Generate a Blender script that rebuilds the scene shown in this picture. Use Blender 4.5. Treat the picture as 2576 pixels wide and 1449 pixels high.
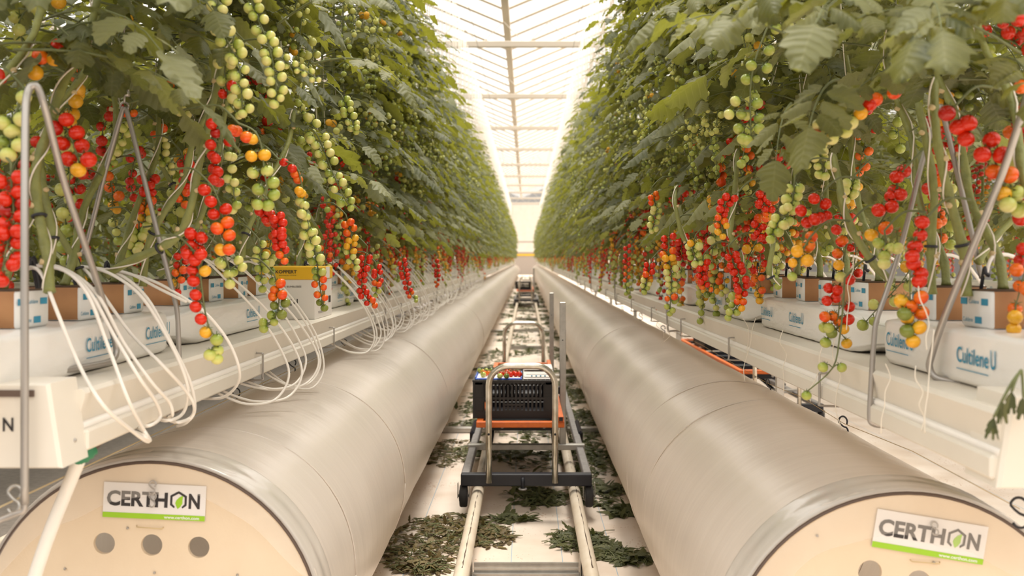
import bpy, math, random
from mathutils import Vector, Matrix, Quaternion

# ------------------------------------------------------------------ clear, camera, light, exposure
for o in list(bpy.data.objects):
    bpy.data.objects.remove(o)
SC = bpy.context.scene
COL = SC.collection
EYE = 1.12           # eye height
VPX, VPY, F = 1324.0, 650.0, 2500.0     # vanishing point and focal length in pixels of the 2576x1449 frame

cam = bpy.data.cameras.new('camera')
cam.sensor_width = 36.0
cam.lens = 36.0 * F / 2576.0
cam.shift_x = -(VPX - 1288.0) / 2576.0
cam.shift_y = -(724.5 - VPY) / 2576.0
cam.clip_start = 0.05
cam.clip_end = 400
cam.dof.use_dof = True
cam.dof.focus_distance = 2.9
cam.dof.aperture_fstop = 4.5
camo = bpy.data.objects.new('camera', cam)
camo.location = (0, 0, EYE)
camo.rotation_euler = (math.pi / 2, 0, 0)
COL.objects.link(camo)
SC.camera = camo

W = bpy.data.worlds.new('greenhouse_daylight')
SC.world = W
W.use_nodes = True
wn = W.node_tree.nodes
wl = W.node_tree.links
for n in list(wn):
    wn.remove(n)
wo = wn.new('ShaderNodeOutputWorld')
wb = wn.new('ShaderNodeBackground')
tc = wn.new('ShaderNodeTexCoord')
sep = wn.new('ShaderNodeSeparateXYZ')
ramp = wn.new('ShaderNodeValToRGB')
ramp.color_ramp.elements[0].position = 0.0
ramp.color_ramp.elements[0].color = (0.10, 0.088, 0.075, 1)
ramp.color_ramp.elements[1].position = 0.50
ramp.color_ramp.elements[1].color = (1.0, 0.965, 0.915, 1)
wl.new(tc.outputs['Generated'], sep.inputs[0])
wl.new(sep.outputs['Z'], ramp.inputs[0])
wl.new(ramp.outputs[0], wb.inputs[0])
wb.inputs[1].default_value = 1.5
wl.new(wb.outputs[0], wo.inputs[0])

sun = bpy.data.lights.new('hazy_sun', 'SUN')
sun.energy = 3.4
sun.angle = math.radians(24)
sun.color = (1.0, 0.93, 0.82)
suno = bpy.data.objects.new('hazy_sun', sun)
suno.rotation_euler = (math.radians(-14), math.radians(5), 0)
COL.objects.link(suno)

vs = SC.view_settings
vs.view_transform = 'Standard'
vs.look = 'None'
vs.gamma = 1
vs.exposure = 0.64
vs.use_curve_mapping = False
cy = SC.cycles
cy.max_bounces = 7
cy.diffuse_bounces = 4
cy.glossy_bounces = 3
cy.transmission_bounces = 4
cy.transparent_max_bounces = 12
cy.caustics_reflective = False
cy.caustics_refractive = False

PI = math.pi
R = random.Random(7)


def P(px, py, Y):
    return Vector(((px - VPX) / F * Y, Y, EYE - (py - VPY) / F * Y))


# ------------------------------------------------------------------ materials
MATS = {}


def mat(name, col, rough=0.6, metal=0.0, noise=0.0, nscale=20.0, col2=None, bump=0.0, bscale=60.0, trans=0.0,
        tcol=None, coat=0.0, spec=0.5, stretch=(1, 1, 1), sss=0.0):
    m = bpy.data.materials.new(name)
    m.use_nodes = True
    nt = m.node_tree
    N, L = nt.nodes, nt.links
    b = N['Principled BSDF']
    out = N['Material Output']
    b.inputs['Base Color'].default_value = (*col, 1)
    b.inputs['Roughness'].default_value = rough
    b.inputs['Metallic'].default_value = metal
    b.inputs['Coat Weight'].default_value = coat
    b.inputs['Specular IOR Level'].default_value = spec
    if sss:
        b.inputs['Subsurface Weight'].default_value = sss
        b.inputs['Subsurface Radius'].default_value = (0.01, 0.005, 0.003)
    t = N.new('ShaderNodeTexCoord')
    mp = N.new('ShaderNodeMapping')
    mp.inputs['Scale'].default_value = stretch
    L.new(t.outputs['Object'], mp.inputs[0])
    if noise:
        nz = N.new('ShaderNodeTexNoise')
        nz.inputs['Scale'].default_value = nscale
        nz.inputs['Detail'].default_value = 4
        L.new(mp.outputs[0], nz.inputs['Vector'])
        cr = N.new('ShaderNodeValToRGB')
        cr.color_ramp.elements[0].position = 0.5 - 0.5 * noise
        cr.color_ramp.elements[1].position = min(1, 0.5 + 0.5 * noise)
        c2 = col2 or tuple(c * 0.6 for c in col)
        cr.color_ramp.elements[0].color = (*c2, 1)
        cr.color_ramp.elements[1].color = (*col, 1)
        L.new(nz.outputs[0], cr.inputs[0])
        L.new(cr.outputs[0], b.inputs['Base Color'])
    if bump:
        nb = N.new('ShaderNodeTexNoise')
        nb.inputs['Scale'].default_value = bscale
        nb.inputs['Detail'].default_value = 3
        L.new(mp.outputs[0], nb.inputs['Vector'])
        bp = N.new('ShaderNodeBump')
        bp.inputs['Strength'].default_value = bump
        bp.inputs['Distance'].default_value = 0.01
        L.new(nb.outputs[0], bp.inputs['Height'])
        L.new(bp.outputs[0], b.inputs['Normal'])
    if trans:
        tr = N.new('ShaderNodeBsdfTranslucent')
        tr.inputs[0].default_value = (*(tcol or col), 1)
        mx = N.new('ShaderNodeMixShader')
        mx.inputs[0].default_value = trans
        L.new(b.outputs[0], mx.inputs[1])
        L.new(tr.outputs[0], mx.inputs[2])
        L.new(mx.outputs[0], out.inputs[0])
    MATS[name] = m
    return m


def leaf_mat(name, c1, c2, tcol, trans=0.38):
    m = mat(name, c1, rough=0.55, spec=0.35)
    nt = m.node_tree
    N, L = nt.nodes, nt.links
    b = N['Principled BSDF']
    g = N.new('ShaderNodeNewGeometry')
    cr = N.new('ShaderNodeValToRGB')
    cr.color_ramp.elements[0].color = (*c1, 1)
    cr.color_ramp.elements[1].color = (*c2, 1)
    L.new(g.outputs['Random Per Island'], cr.inputs[0])
    uv = N.new('ShaderNodeUVMap')
    sp = N.new('ShaderNodeSeparateXYZ')
    L.new(uv.outputs[0], sp.inputs[0])
    ab = N.new('ShaderNodeMath')
    ab.operation = 'ABSOLUTE'
    L.new(sp.outputs[0], ab.inputs[0])
    # side veins: sin(26*(v) - 5*|u|)
    mu = N.new('ShaderNodeMath')
    mu.operation = 'MULTIPLY_ADD'
    mu.inputs[1].default_value = -6.0
    L.new(ab.outputs[0], mu.inputs[0])
    mv = N.new('ShaderNodeMath')
    mv.operation = 'MULTIPLY'
    mv.inputs[1].default_value = 42.0
    L.new(sp.outputs[1], mv.inputs[0])
    L.new(mv.outputs[0], mu.inputs[2])
    sn = N.new('ShaderNodeMath')
    sn.operation = 'SINE'
    L.new(mu.outputs[0], sn.inputs[0])
    pw = N.new('ShaderNodeMath')
    pw.operation = 'GREATER_THAN'
    pw.inputs[1].default_value = 0.9
    L.new(sn.outputs[0], pw.inputs[0])
    mid = N.new('ShaderNodeMath')
    mid.operation = 'LESS_THAN'
    mid.inputs[1].default_value = 0.06
    L.new(ab.outputs[0], mid.inputs[0])
    mxm = N.new('ShaderNodeMath')
    mxm.operation = 'MAXIMUM'
    L.new(pw.outputs[0], mxm.inputs[0])
    L.new(mid.outputs[0], mxm.inputs[1])
    mc = N.new('ShaderNodeMix')
    mc.data_type = 'RGBA'
    sc_ = N.new('ShaderNodeMath')
    sc_.operation = 'MULTIPLY'
    sc_.inputs[1].default_value = 0.15
    L.new(mxm.outputs[0], sc_.inputs[0])
    L.new(sc_.outputs[0], mc.inputs[0])
    L.new(cr.outputs[0], mc.inputs[6])
    mc.inputs[7].default_value = (c2[0] * 1.5, c2[1] * 1.45, c2[2] * 1.4, 1)
    L.new(mc.outputs[2], b.inputs['Base Color'])
    bp = N.new('ShaderNodeBump')
    bp.inputs['Strength'].default_value = 0.22
    bp.inputs['Distance'].default_value = 0.003
    L.new(sn.outputs[0], bp.inputs['Height'])
    L.new(bp.outputs[0], b.inputs['Normal'])
    tr = N.new('ShaderNodeBsdfTranslucent')
    tr.inputs[0].default_value = (*tcol, 1)
    mx = N.new('ShaderNodeMixShader')
    mx.inputs[0].default_value = trans
    L.new(b.outputs[0], mx.inputs[1])
    L.new(tr.outputs[0], mx.inputs[2])
    L.new(mx.outputs[0], N['Material Output'].inputs[0])
    return m


leaf_mat('tomato_leaf', (0.028, 0.042, 0.012), (0.205, 0.212, 0.110), (0.46, 0.46, 0.045), 0.28)
leaf_mat('dry_leaf', (0.085, 0.052, 0.02), (0.19, 0.15, 0.06), (0.3, 0.25, 0.08), 0.15)
leaf_mat('wilted_leaf', (0.045, 0.055, 0.018), (0.13, 0.13, 0.05), (0.2, 0.25, 0.06), 0.15)
mat('stem_green', (0.29, 0.30, 0.085), 0.5, noise=0.6, nscale=30, col2=(0.15, 0.165, 0.05), bump=0.3, bscale=90)
mat('truss_stalk', (0.17, 0.19, 0.07), 0.6, noise=0.5, nscale=60)
mat('leaf_scar', (0.62, 0.48, 0.26), 0.7)
mat('calyx_green', (0.10, 0.15, 0.035), 0.6)
mat('flower_yellow', (0.85, 0.62, 0.03), 0.5, trans=0.3)
mat('twine_white', (0.82, 0.75, 0.64), 0.8)
mat('tie_black', (0.02, 0.02, 0.025), 0.5)


def tom(name, col, shoulder=None, base=None):
    m = mat(name, col, rough=0.13, spec=0.42)
    nt = m.node_tree
    N, L = nt.nodes, nt.links
    b = N['Principled BSDF']
    if shoulder:
        t = N.new('ShaderNodeTexCoord')
        s = N.new('ShaderNodeSeparateXYZ')
        L.new(t.outputs['Generated'], s.inputs[0])
        cr = N.new('ShaderNodeValToRGB')
        cr.color_ramp.elements[0].position = 0.35
        cr.color_ramp.elements[0].color = (*col, 1)
        cr.color_ramp.elements[1].position = 0.95
        cr.color_ramp.elements[1].color = (*shoulder, 1)
        if base:
            e = cr.color_ramp.elements.new(0.05)
            e.color = (*base, 1)
        L.new(s.outputs['Z'], cr.inputs[0])
        L.new(cr.outputs[0], b.inputs['Base Color'])
    return m


TC = {
    'R': ((0.62, 0.022, 0.004), None, None),
    'r': ((0.42, 0.012, 0.005), None, None),
    'O': ((0.78, 0.12, 0.008), (0.80, 0.24, 0.01), (0.75, 0.06, 0.008)),
    'Y': ((0.80, 0.38, 0.02), (0.62, 0.42, 0.03), None),
    'P': ((0.60, 0.58, 0.17), (0.30, 0.42, 0.05), (0.66, 0.60, 0.24)),
    'G': ((0.38, 0.42, 0.08), (0.17, 0.26, 0.025), (0.46, 0.46, 0.12)),
    'g': ((0.20, 0.23, 0.04), (0.09, 0.14, 0.015), None),
}
TNAME = {'R': 'tomato_red', 'r': 'tomato_deep_red', 'O': 'tomato_orange', 'Y': 'tomato_amber', 'P': 'tomato_pale_green',
         'G': 'tomato_green', 'g': 'tomato_dark_green'}
for k, (c, s, b_) in TC.items():
    tom(TNAME[k], c, s, b_)
    mat(TNAME[k] + '_plain', tuple(a * 0.8 + (s[i] if s else a) * 0.2 for i, a in enumerate(c)), 0.2)

mat('white_steel', (0.80, 0.75, 0.66), 0.45, noise=0.5, nscale=3, col2=(0.72, 0.66, 0.57), bump=0.05, bscale=30)
mat('white_painted_pipe', (0.72, 0.64, 0.53), 0.4, noise=0.6, nscale=14, col2=(0.60, 0.50, 0.38))
mat('galvanised', (0.55, 0.53, 0.49), 0.38, metal=0.75, noise=0.6, nscale=30, col2=(0.40, 0.38, 0.35))
mat('chrome_tube', (0.80, 0.77, 0.70), 0.22, metal=0.85, noise=0.5, nscale=25, col2=(0.50, 0.44, 0.34))
mat('wire_steel', (0.42, 0.39, 0.36), 0.4, metal=0.7)
mat('black_steel', (0.012, 0.013, 0.02), 0.42)
mat('grey_steel', (0.30, 0.28, 0.27), 0.5, metal=0.3, noise=0.5, nscale=30)
mat('orange_paint', (0.80, 0.17, 0.012), 0.4, noise=0.4, nscale=40, col2=(0.62, 0.12, 0.02))
mat('black_plastic', (0.013, 0.010, 0.009), 0.45)
mat('rubber', (0.035, 0.033, 0.033), 0.8)
mat('wheel_grey', (0.20, 0.18, 0.17), 0.6)
mat('blue_plastic', (0.02, 0.10, 0.50), 0.35)
mat('paper', (0.80, 0.78, 0.78), 0.7)
mat('white_plastic', (0.80, 0.76, 0.72), 0.3)
mat('scale_panel', (0.55, 0.52, 0.48), 0.3)
mat('slab_film', (0.88, 0.86, 0.83), 0.28, noise=0.5, nscale=6, col2=(0.82, 0.79, 0.74), bump=0.45, bscale=16, stretch=(1, 0.5, 1.5))
mat('block_film', (0.76, 0.76, 0.74), 0.4, bump=0.2, bscale=30)
mat('block_brown', (0.50, 0.27, 0.12), 0.85, noise=0.7, nscale=14, col2=(0.36, 0.16, 0.07))
mat('block_soil', (0.12, 0.075, 0.045), 0.95, noise=0.6, nscale=80)
mat('print_blue', (0.03, 0.26, 0.42), 0.5)
mat('print_black', (0.03, 0.025, 0.025), 0.5)
mat('print_green', (0.32, 0.58, 0.02), 0.5)
mat('print_white', (0.85, 0.85, 0.82), 0.5)
mat('sticker_white', (0.80, 0.77, 0.75), 0.4)
mat('hive_card', (0.78, 0.74, 0.69), 0.6)
mat('hive_yellow', (0.86, 0.50, 0.015), 0.5)
mat('plywood_cream', (0.80, 0.66, 0.49), 0.55, noise=0.6, nscale=5, col2=(0.72, 0.57, 0.40), bump=0.1, bscale=40)
mat('seam_dark', (0.12, 0.08, 0.06), 0.6)
mat('tube_white', (0.85, 0.80, 0.73), 0.35)
mat('green_tape', (0.02, 0.20, 0.09), 0.4)
mat('frame_cream', (0.74, 0.65, 0.54), 0.5)
mat('shaded_floor_grey', (0.20, 0.17, 0.145), 0.8, noise=0.4, nscale=30, col2=(0.15, 0.125, 0.105))
mat('concrete', (0.40, 0.34, 0.29), 0.7)


def film_mat():
    m = mat('duct_plastic', (0.84, 0.77, 0.70), rough=0.27, noise=0.7, nscale=2.2, col2=(0.72, 0.65, 0.58), spec=0.6,
            trans=0.35, tcol=(0.82, 0.75, 0.67), stretch=(1, 0.4, 1))
    nt = m.node_tree
    N, L = nt.nodes, nt.links
    b = N['Principled BSDF']
    t = N.new('ShaderNodeTexCoord')
    mp = N.new('ShaderNodeMapping')
    mp.inputs['Scale'].default_value = (1.6, 9, 1.6)
    L.new(t.outputs['Object'], mp.inputs[0])
    n1 = N.new('ShaderNodeTexNoise')
    n1.inputs['Scale'].default_value = 2.0
    n1.inputs['Detail'].default_value = 5
    L.new(mp.outputs[0], n1.inputs['Vector'])
    n2 = N.new('ShaderNodeTexNoise')
    n2.inputs['Scale'].default_value = 1.6
    n2.inputs['Detail'].default_value = 2
    L.new(t.outputs['Object'], n2.inputs['Vector'])
    ad = N.new('ShaderNodeMath')
    ad.operation = 'MULTIPLY_ADD'
    ad.inputs[1].default_value = 7.0
    L.new(n2.outputs[0], ad.inputs[0])
    L.new(n1.outputs[0], ad.inputs[2])
    bp = N.new('ShaderNodeBump')
    bp.inputs['Strength'].default_value = 0.30
    bp.inputs['Distance'].default_value = 0.010
    L.new(ad.outputs[0], bp.inputs['Height'])
    L.new(bp.outputs[0], b.inputs['Normal'])


film_mat()
mat('clear_band', (0.68, 0.63, 0.57), 0.18, coat=0.6, trans=0.3, bump=0.3, bscale=12)


def loose_film_mat():
    m = bpy.data.materials.new('loose_film')
    m.use_nodes = True
    N, L = m.node_tree.nodes, m.node_tree.links
    b = N['Principled BSDF']
    b.inputs['Base Color'].default_value = (0.75, 0.69, 0.62, 1)
    b.inputs['Roughness'].default_value = 0.2
    a = N.new('ShaderNodeBsdfTransparent')
    mx = N.new('ShaderNodeMixShader')
    mx.inputs[0].default_value = 0.22
    L.new(a.outputs[0], mx.inputs[1])
    L.new(b.outputs[0], mx.inputs[2])
    L.new(mx.outputs[0], N['Material Output'].inputs[0])
    MATS['loose_film'] = m


loose_film_mat()


def floor_mat():
    m = mat('ground_cloth', (0.74, 0.64, 0.55), 0.75)
    nt = m.node_tree
    N, L = nt.nodes, nt.links
    b = N['Principled BSDF']
    t = N.new('ShaderNodeTexCoord')
    s = N.new('ShaderNodeSeparateXYZ')
    L.new(t.outputs['Object'], s.inputs[0])
    # blue woven guide lines every 0.19 m
    a = N.new('ShaderNodeMath')
    a.operation = 'MULTIPLY_ADD'
    a.inputs[1].default_value = 1 / 0.19
    a.inputs[2].default_value = 100.3
    L.new(s.outputs['X'], a.inputs[0])
    fr = N.new('ShaderNodeMath')
    fr.operation = 'FRACT'
    L.new(a.outputs[0], fr.inputs[0])
    lt = N.new('ShaderNodeMath')
    lt.operation = 'LESS_THAN'
    lt.inputs[1].default_value = 0.013
    L.new(fr.outputs[0], lt.inputs[0])
    nz = N.new('ShaderNodeTexNoise')
    nz.inputs['Scale'].default_value = 3
    nz.inputs['Detail'].default_value = 6
    L.new(t.outputs['Object'], nz.inputs['Vector'])
    cr = N.new('ShaderNodeValToRGB')
    cr.color_ramp.elements[0].position = 0.3
    cr.color_ramp.elements[1].position = 0.65
    cr.color_ramp.elements[0].color = (0.62, 0.50, 0.40, 1)
    cr.color_ramp.elements[1].color = (0.76, 0.67, 0.585, 1)
    L.new(nz.outputs[0], cr.inputs[0])
    # dirt crumbs
    v = N.new('ShaderNodeTexVoronoi')
    v.inputs['Scale'].default_value = 60
    L.new(t.outputs['Object'], v.inputs['Vector'])
    n3 = N.new('ShaderNodeTexNoise')
    n3.inputs['Scale'].default_value = 5
    L.new(t.outputs['Object'], n3.inputs['Vector'])
    th = N.new('ShaderNodeMapRange')
    th.inputs[1].default_value = 0.45
    th.inputs[2].default_value = 0.75
    th.inputs[3].default_value = 0.02
    th.inputs[4].default_value = 0.28
    L.new(n3.outputs[0], th.inputs[0])
    lt2 = N.new('ShaderNodeMath')
    lt2.operation = 'LESS_THAN'
    L.new(v.outputs['Distance'], lt2.inputs[0])
    L.new(th.outputs[0], lt2.inputs[1])
    m1 = N.new('ShaderNodeMix')
    m1.data_type = 'RGBA'
    L.new(lt2.outputs[0], m1.inputs[0])
    L.new(cr.outputs[0], m1.inputs[6])
    m1.inputs[7].default_value = (0.42, 0.22, 0.12, 1)
    m2 = N.new('ShaderNodeMix')
    m2.data_type = 'RGBA'
    L.new(lt.outputs[0], m2.inputs[0])
    L.new(m1.outputs[2], m2.inputs[6])
    m2.inputs[7].default_value = (0.25, 0.38, 0.50, 1)
    L.new(m2.outputs[2], b.inputs['Base Color'])


floor_mat()


def glass_mat():
    m = bpy.data.materials.new('hazy_glass')
    m.use_nodes = True
    N, L = m.node_tree.nodes, m.node_tree.links
    N.remove(N['Principled BSDF'])
    a = N.new('ShaderNodeBsdfTransparent')
    a.inputs[0].default_value = (0.97, 0.97, 0.97, 1)
    b = N.new('ShaderNodeBsdfTranslucent')
    b.inputs[0].default_value = (0.95, 0.94, 0.92, 1)
    mx = N.new('ShaderNodeMixShader')
    mx.inputs[0].default_value = 0.2
    L.new(a.outputs[0], mx.inputs[1])
    L.new(b.outputs[0], mx.inputs[2])
    L.new(mx.outputs[0], N['Material Output'].inputs[0])
    MATS['hazy_glass'] = m


glass_mat()


# ------------------------------------------------------------------ mesh building
class MB:
    def __init__(s):
        s.v, s.f, s.m, s.uv, s.mats = [], [], [], [], []

    def mi(s, name):
        if name not in s.mats:
            s.mats.append(name)
        return s.mats.index(name)

    def add(s, verts, faces, mname, uvs=None):
        o = len(s.v)
        k = s.mi(mname)
        s.v.extend([tuple(v) for v in verts])
        s.uv.extend(uvs if uvs else [(0, 0)] * len(verts))
        for f in faces:
            s.f.append([i + o for i in f])
            s.m.append(k)

    def box(s, lo, hi, m, c=0.0):
        lo = Vector(lo)
        hi = Vector(hi)
        x0, y0, z0 = lo
        x1, y1, z1 = hi
        if c <= 0:
            v = [(x0, y0, z0), (x1, y0, z0), (x1, y1, z0), (x0, y1, z0), (x0, y0, z1), (x1, y0, z1), (x1, y1, z1), (x0, y1, z1)]
            s.add(v, [(0, 3, 2, 1), (4, 5, 6, 7), (0, 1, 5, 4), (1, 2, 6, 5), (2, 3, 7, 6), (3, 0, 4, 7)], m)
            return
        ctr = (lo + hi) / 2
        h = (hi - lo) / 2
        vs_ = {}
        v = []
        for sx in (-1, 1):
            for sy in (-1, 1):
                for sz in (-1, 1):
                    for ax in range(3):
                        p = [sx * (h[0] - c), sy * (h[1] - c), sz * (h[2] - c)]
                        p[ax] = (sx, sy, sz)[ax] * h[ax]
                        vs_[(sx, sy, sz, ax)] = len(v)
                        v.append((ctr[0] + p[0], ctr[1] + p[1], ctr[2] + p[2]))
        f = []
        for ax in range(3):
            for sg in (-1, 1):
                a, b = (ax + 1) % 3, (ax + 2) % 3
                q = []
                for (sa, sb) in ((-1, -1), (1, -1), (1, 1), (-1, 1)):
                    k = [0, 0, 0]
                    k[ax], k[a], k[b] = sg, sa, sb
                    q.append(vs_[(*k, ax)])
                f.append(q if sg > 0 else q[::-1])
        for ax in range(3):
            a, b = (ax + 1) % 3, (ax + 2) % 3
            for sa in (-1, 1):
                for sb in (-1, 1):
                    k0 = [0, 0, 0]
                    k0[ax], k0[a], k0[b] = -1, sa, sb
                    k1 = list(k0)
                    k1[ax] = 1
                    q = [vs_[(*k0, a)], vs_[(*k1, a)], vs_[(*k1, b)], vs_[(*k0, b)]]
                    f.append(q if sa * sb < 0 else q[::-1])
        for sx in (-1, 1):
            for sy in (-1, 1):
                for sz in (-1, 1):
                    q = [vs_[(sx, sy, sz, 0)], vs_[(sx, sy, sz, 1)], vs_[(sx, sy, sz, 2)]]
                    f.append(q if sx * sy * sz > 0 else q[::-1])
        s.add(v, f, m)

    def tube(s, pts, r, m, n=8, cap=True, flat=1.0):
        pts = [Vector(p) for p in pts]
        k = len(pts)
        rs = r if isinstance(r, (list, tuple)) else [r] * k
        v, f = [], []
        up = None
        for i in range(k):
            t = (pts[min(i + 1, k - 1)] - pts[max(i - 1, 0)])
            if t.length < 1e-9:
                t = Vector((0, 0, 1))
            t.normalize()
            if up is None:
                a = Vector((0, 0, 1)) if abs(t.z) < 0.9 else Vector((0, 1, 0))
                up = t.cross(a).normalized()
            up = (up - t * up.dot(t))
            if up.length < 1e-6:
                up = t.orthogonal()
            up.normalize()
            w = t.cross(up)
            for j in range(n):
                an = 2 * PI * j / n
                v.append(pts[i] + up * (math.cos(an) * rs[i]) + w * (math.sin(an) * rs[i] * flat))
        for i in range(k - 1):
            for j in range(n):
                j2 = (j + 1) % n
                f.append((i * n + j, i * n + j2, (i + 1) * n + j2, (i + 1) * n + j))
        if cap:
            f.append(tuple(range(n))[::-1])
            f.append(tuple((k - 1) * n + j for j in range(n)))
        s.add(v, f, m)

    def rings(s, rings, m, cap=True, closed=True):
        n = len(rings[0])
        v = [p for r in rings for p in r]
        f = []
        for i in range(len(rings) - 1):
            for j in range(n if closed else n - 1):
                j2 = (j + 1) % n
                f.append((i * n + j, i * n + j2, (i + 1) * n + j2, (i + 1) * n + j))
        if cap:
            f.append(tuple(range(n))[::-1])
            f.append(tuple((len(rings) - 1) * n + j for j in range(n)))
        s.add(v, f, m)

    def ball(s, c, r, m, axis=None, nu=12, nv=8, sq=0.93):
        c = Vector(c)
        q = (axis or Vector((0, 0, 1))).to_track_quat('Z', 'Y')
        v = [c + q @ Vector((0, 0, r * sq * 0.93))]
        for i in range(1, nv):
            th = PI * i / nv
            z = math.cos(th) * r * sq
            for j in range(nu):
                ph = 2 * PI * j / nu
                v.append(c + q @ Vector((math.sin(th) * math.cos(ph) * r, math.sin(th) * math.sin(ph) * r, z)))
        v.append(c + q @ Vector((0, 0, -r * sq)))
        f = []
        for j in range(nu):
            j2 = (j + 1) % nu
            f.append((0, 1 + j, 1 + j2))
            for i in range(nv - 2):
                a = 1 + i * nu
                f.append((a + j, a + nu + j, a + nu + j2, a + j2))
            a = 1 + (nv - 2) * nu
            f.append((a + j, len(v) - 1, a + j2))
        s.add(v, f, m)

    def stuff(s, data, M, m):
        vs_, fs = data
        s.add([M @ Vector(v) for v in vs_], fs, m)

    def mesh(s, name, smooth=True):
        me = bpy.data.meshes.new(name)
        me.from_pydata(s.v, [], s.f)
        for n in s.mats:
            me.materials.append(MATS[n])
        me.polygons.foreach_set('material_index', s.m)
        me.polygons.foreach_set('use_smooth', [smooth] * len(s.f))
        if any(u != (0, 0) for u in s.uv):
            uvl = me.uv_layers.new(name='UVMap')
            arr = []
            for l in me.loops:
                arr.extend(s.uv[l.vertex_index])
            uvl.data.foreach_set('uv', arr)
        me.update()
        return me

    def build(s, name, parent=None, smooth=True, loc=None):
        return link(name, s.mesh(name, smooth), parent, loc)


def link(name, me, parent=None, loc=None, rot=None, scale=None):
    o = bpy.data.objects.new(name, me)
    COL.objects.link(o)
    if parent is not None:
        o.parent = parent
    if loc is not None:
        o.location = loc
    if rot is not None:
        o.rotation_euler = rot
    if scale is not None:
        o.scale = scale if hasattr(scale, '__len__') else (scale,) * 3
    return o


def tag(o, label, cat, group=None, kind='thing'):
    o['label'] = label
    o['category'] = cat
    if group:
        o['group'] = group
    if kind:
        o['kind'] = kind
    return o


def empty(name, loc, label, cat, group=None):
    o = bpy.data.objects.new(name, None)
    COL.objects.link(o)
    o.location = loc
    o.empty_display_size = 0.1
    return tag(o, label, cat, group)


def struct(name, mb, label=None, smooth=False):
    o = mb.build(name, None, smooth)
    o['kind'] = 'structure'
    if label:
        o['label'] = label
    return o


def copy_tree(o, parent=None):
    c = o.copy()
    COL.objects.link(c)
    c.parent = parent
    for ch in list(o.children):
        copy_tree(ch, c)
    return c


def catmull(pts, n=6):
    pts = [Vector(p) for p in pts]
    out = []
    k = len(pts)
    for i in range(k - 1):
        p0, p1, p2, p3 = pts[max(i - 1, 0)], pts[i], pts[i + 1], pts[min(i + 2, k - 1)]
        for j in range(n):
            t = j / n
            out.append(0.5 * ((2 * p1) + (p2 - p0) * t + (2 * p0 - 5 * p1 + 4 * p2 - p3) * t * t + (3 * p1 - p0 - 3 * p2 + p3) * t ** 3))
    out.append(pts[-1])
    return out


# text as mesh data (local: x right, y up, z out), origin at left of baseline
TXT = {}


def text_data(body, bold=0.0, extrude=0.0):
    key = (body, bold)
    if key in TXT:
        return TXT[key]
    cu = bpy.data.curves.new('t', 'FONT')
    cu.body = body
    cu.size = 1.0
    cu.offset = bold
    cu.fill_mode = 'FRONT'
    cu.resolution_u = 3
    ob = bpy.data.objects.new('t', cu)
    me = bpy.data.meshes.new_from_object(ob)
    vs_ = [v.co.copy() for v in me.vertices]
    fs = [tuple(p.vertices) for p in me.polygons]
    bpy.data.objects.remove(ob)
    bpy.data.curves.remove(cu)
    bpy.data.meshes.remove(me)
    x0 = min(v.x for v in vs_)
    x1 = max(v.x for v in vs_)
    vs_ = [Vector((v.x - x0, v.y, 0)) for v in vs_]
    TXT[key] = ((vs_, fs), x1 - x0)
    return TXT[key]


def put_text(mb, body, M, height, m, width=None, bold=0.0):
    d, w = text_data(body, bold)
    cap = 0.70
    sy = height / cap
    sx = (width / w) if width else sy
    mb.stuff(d, M @ Matrix.Diagonal((sx, sy, 1, 1)), m)
    return w * sx


def disc_holes(R0, holes, n=64):
    cu = bpy.data.curves.new('c', 'CURVE')
    cu.dimensions = '2D'
    cu.fill_mode = 'BOTH'
    for (cx, cz, r, k) in [(0, 0, R0, n)] + [(a, b, c, 28) for a, b, c in holes]:
        sp = cu.splines.new('POLY')
        sp.points.add(k - 1)
        for i in range(k):
            a = 2 * PI * i / k
            sp.points[i].co = (cx + r * math.cos(a), cz + r * math.sin(a), 0, 1)
        sp.use_cyclic_u = True
    cu.extrude = 0.006
    ob = bpy.data.objects.new('c', cu)
    me = bpy.data.meshes.new_from_object(ob)
    vs_ = [v.co.copy() for v in me.vertices]
    fs = [tuple(p.vertices) for p in me.polygons]
    bpy.data.objects.remove(ob)
    bpy.data.curves.remove(cu)
    bpy.data.meshes.remove(me)
    return vs_, fs


def frame(origin, xdir, ydir):
    x = Vector(xdir).normalized()
    y = Vector(ydir)
    y = (y - x * y.dot(x)).normalized()
    z = x.cross(y)
    return Matrix(((x.x, y.x, z.x, origin[0]), (x.y, y.y, z.y, origin[1]), (x.z, y.z, z.z, origin[2]), (0, 0, 0, 1)))


# ------------------------------------------------------------------ setting: floor, end wall, roof
YEND = 62.0
b = MB()
b.box((-9, -3, -0.05), (9, YEND + 6, 0.0), 'ground_cloth')
struct('floor', b, 'pale woven ground cloth with thin blue guide lines')

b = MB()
b.box((-9, -3, 0.0), (-1.125, YEND, 0.004), 'shaded_floor_grey')  # floor strip added for the shade under the left gutter, painted as colour
struct('path', b, 'grey brown floor strip beyond the left air duct, gutter shade put into its colour')
b = MB()
b.box((-9, YEND + 6, 0), (-0.9, YEND + 6.1, 4.8), 'frame_cream')
b.box((0.9, YEND + 6, 0), (9, YEND + 6.1, 4.8), 'frame_cream')
b.box((-0.9, YEND + 6, 2.3), (0.9, YEND + 6.1, 4.8), 'white_steel')
struct('wall_back', b, 'pale end wall far down the aisle')
b = MB()
b.box((-0.9, YEND + 6.0, 0), (0.9, YEND + 6.06, 2.3), 'concrete')
b.box((-0.8, YEND + 5.97, 1.55), (0.8, YEND + 6.0, 2.2), 'white_steel')
b.box((-0.8, YEND + 5.96, 1.30), (0.8, YEND + 5.99, 1.42), 'hive_yellow')
struct('door_1', b, 'grey door with a yellow stripe at the far end of the aisle')

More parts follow.
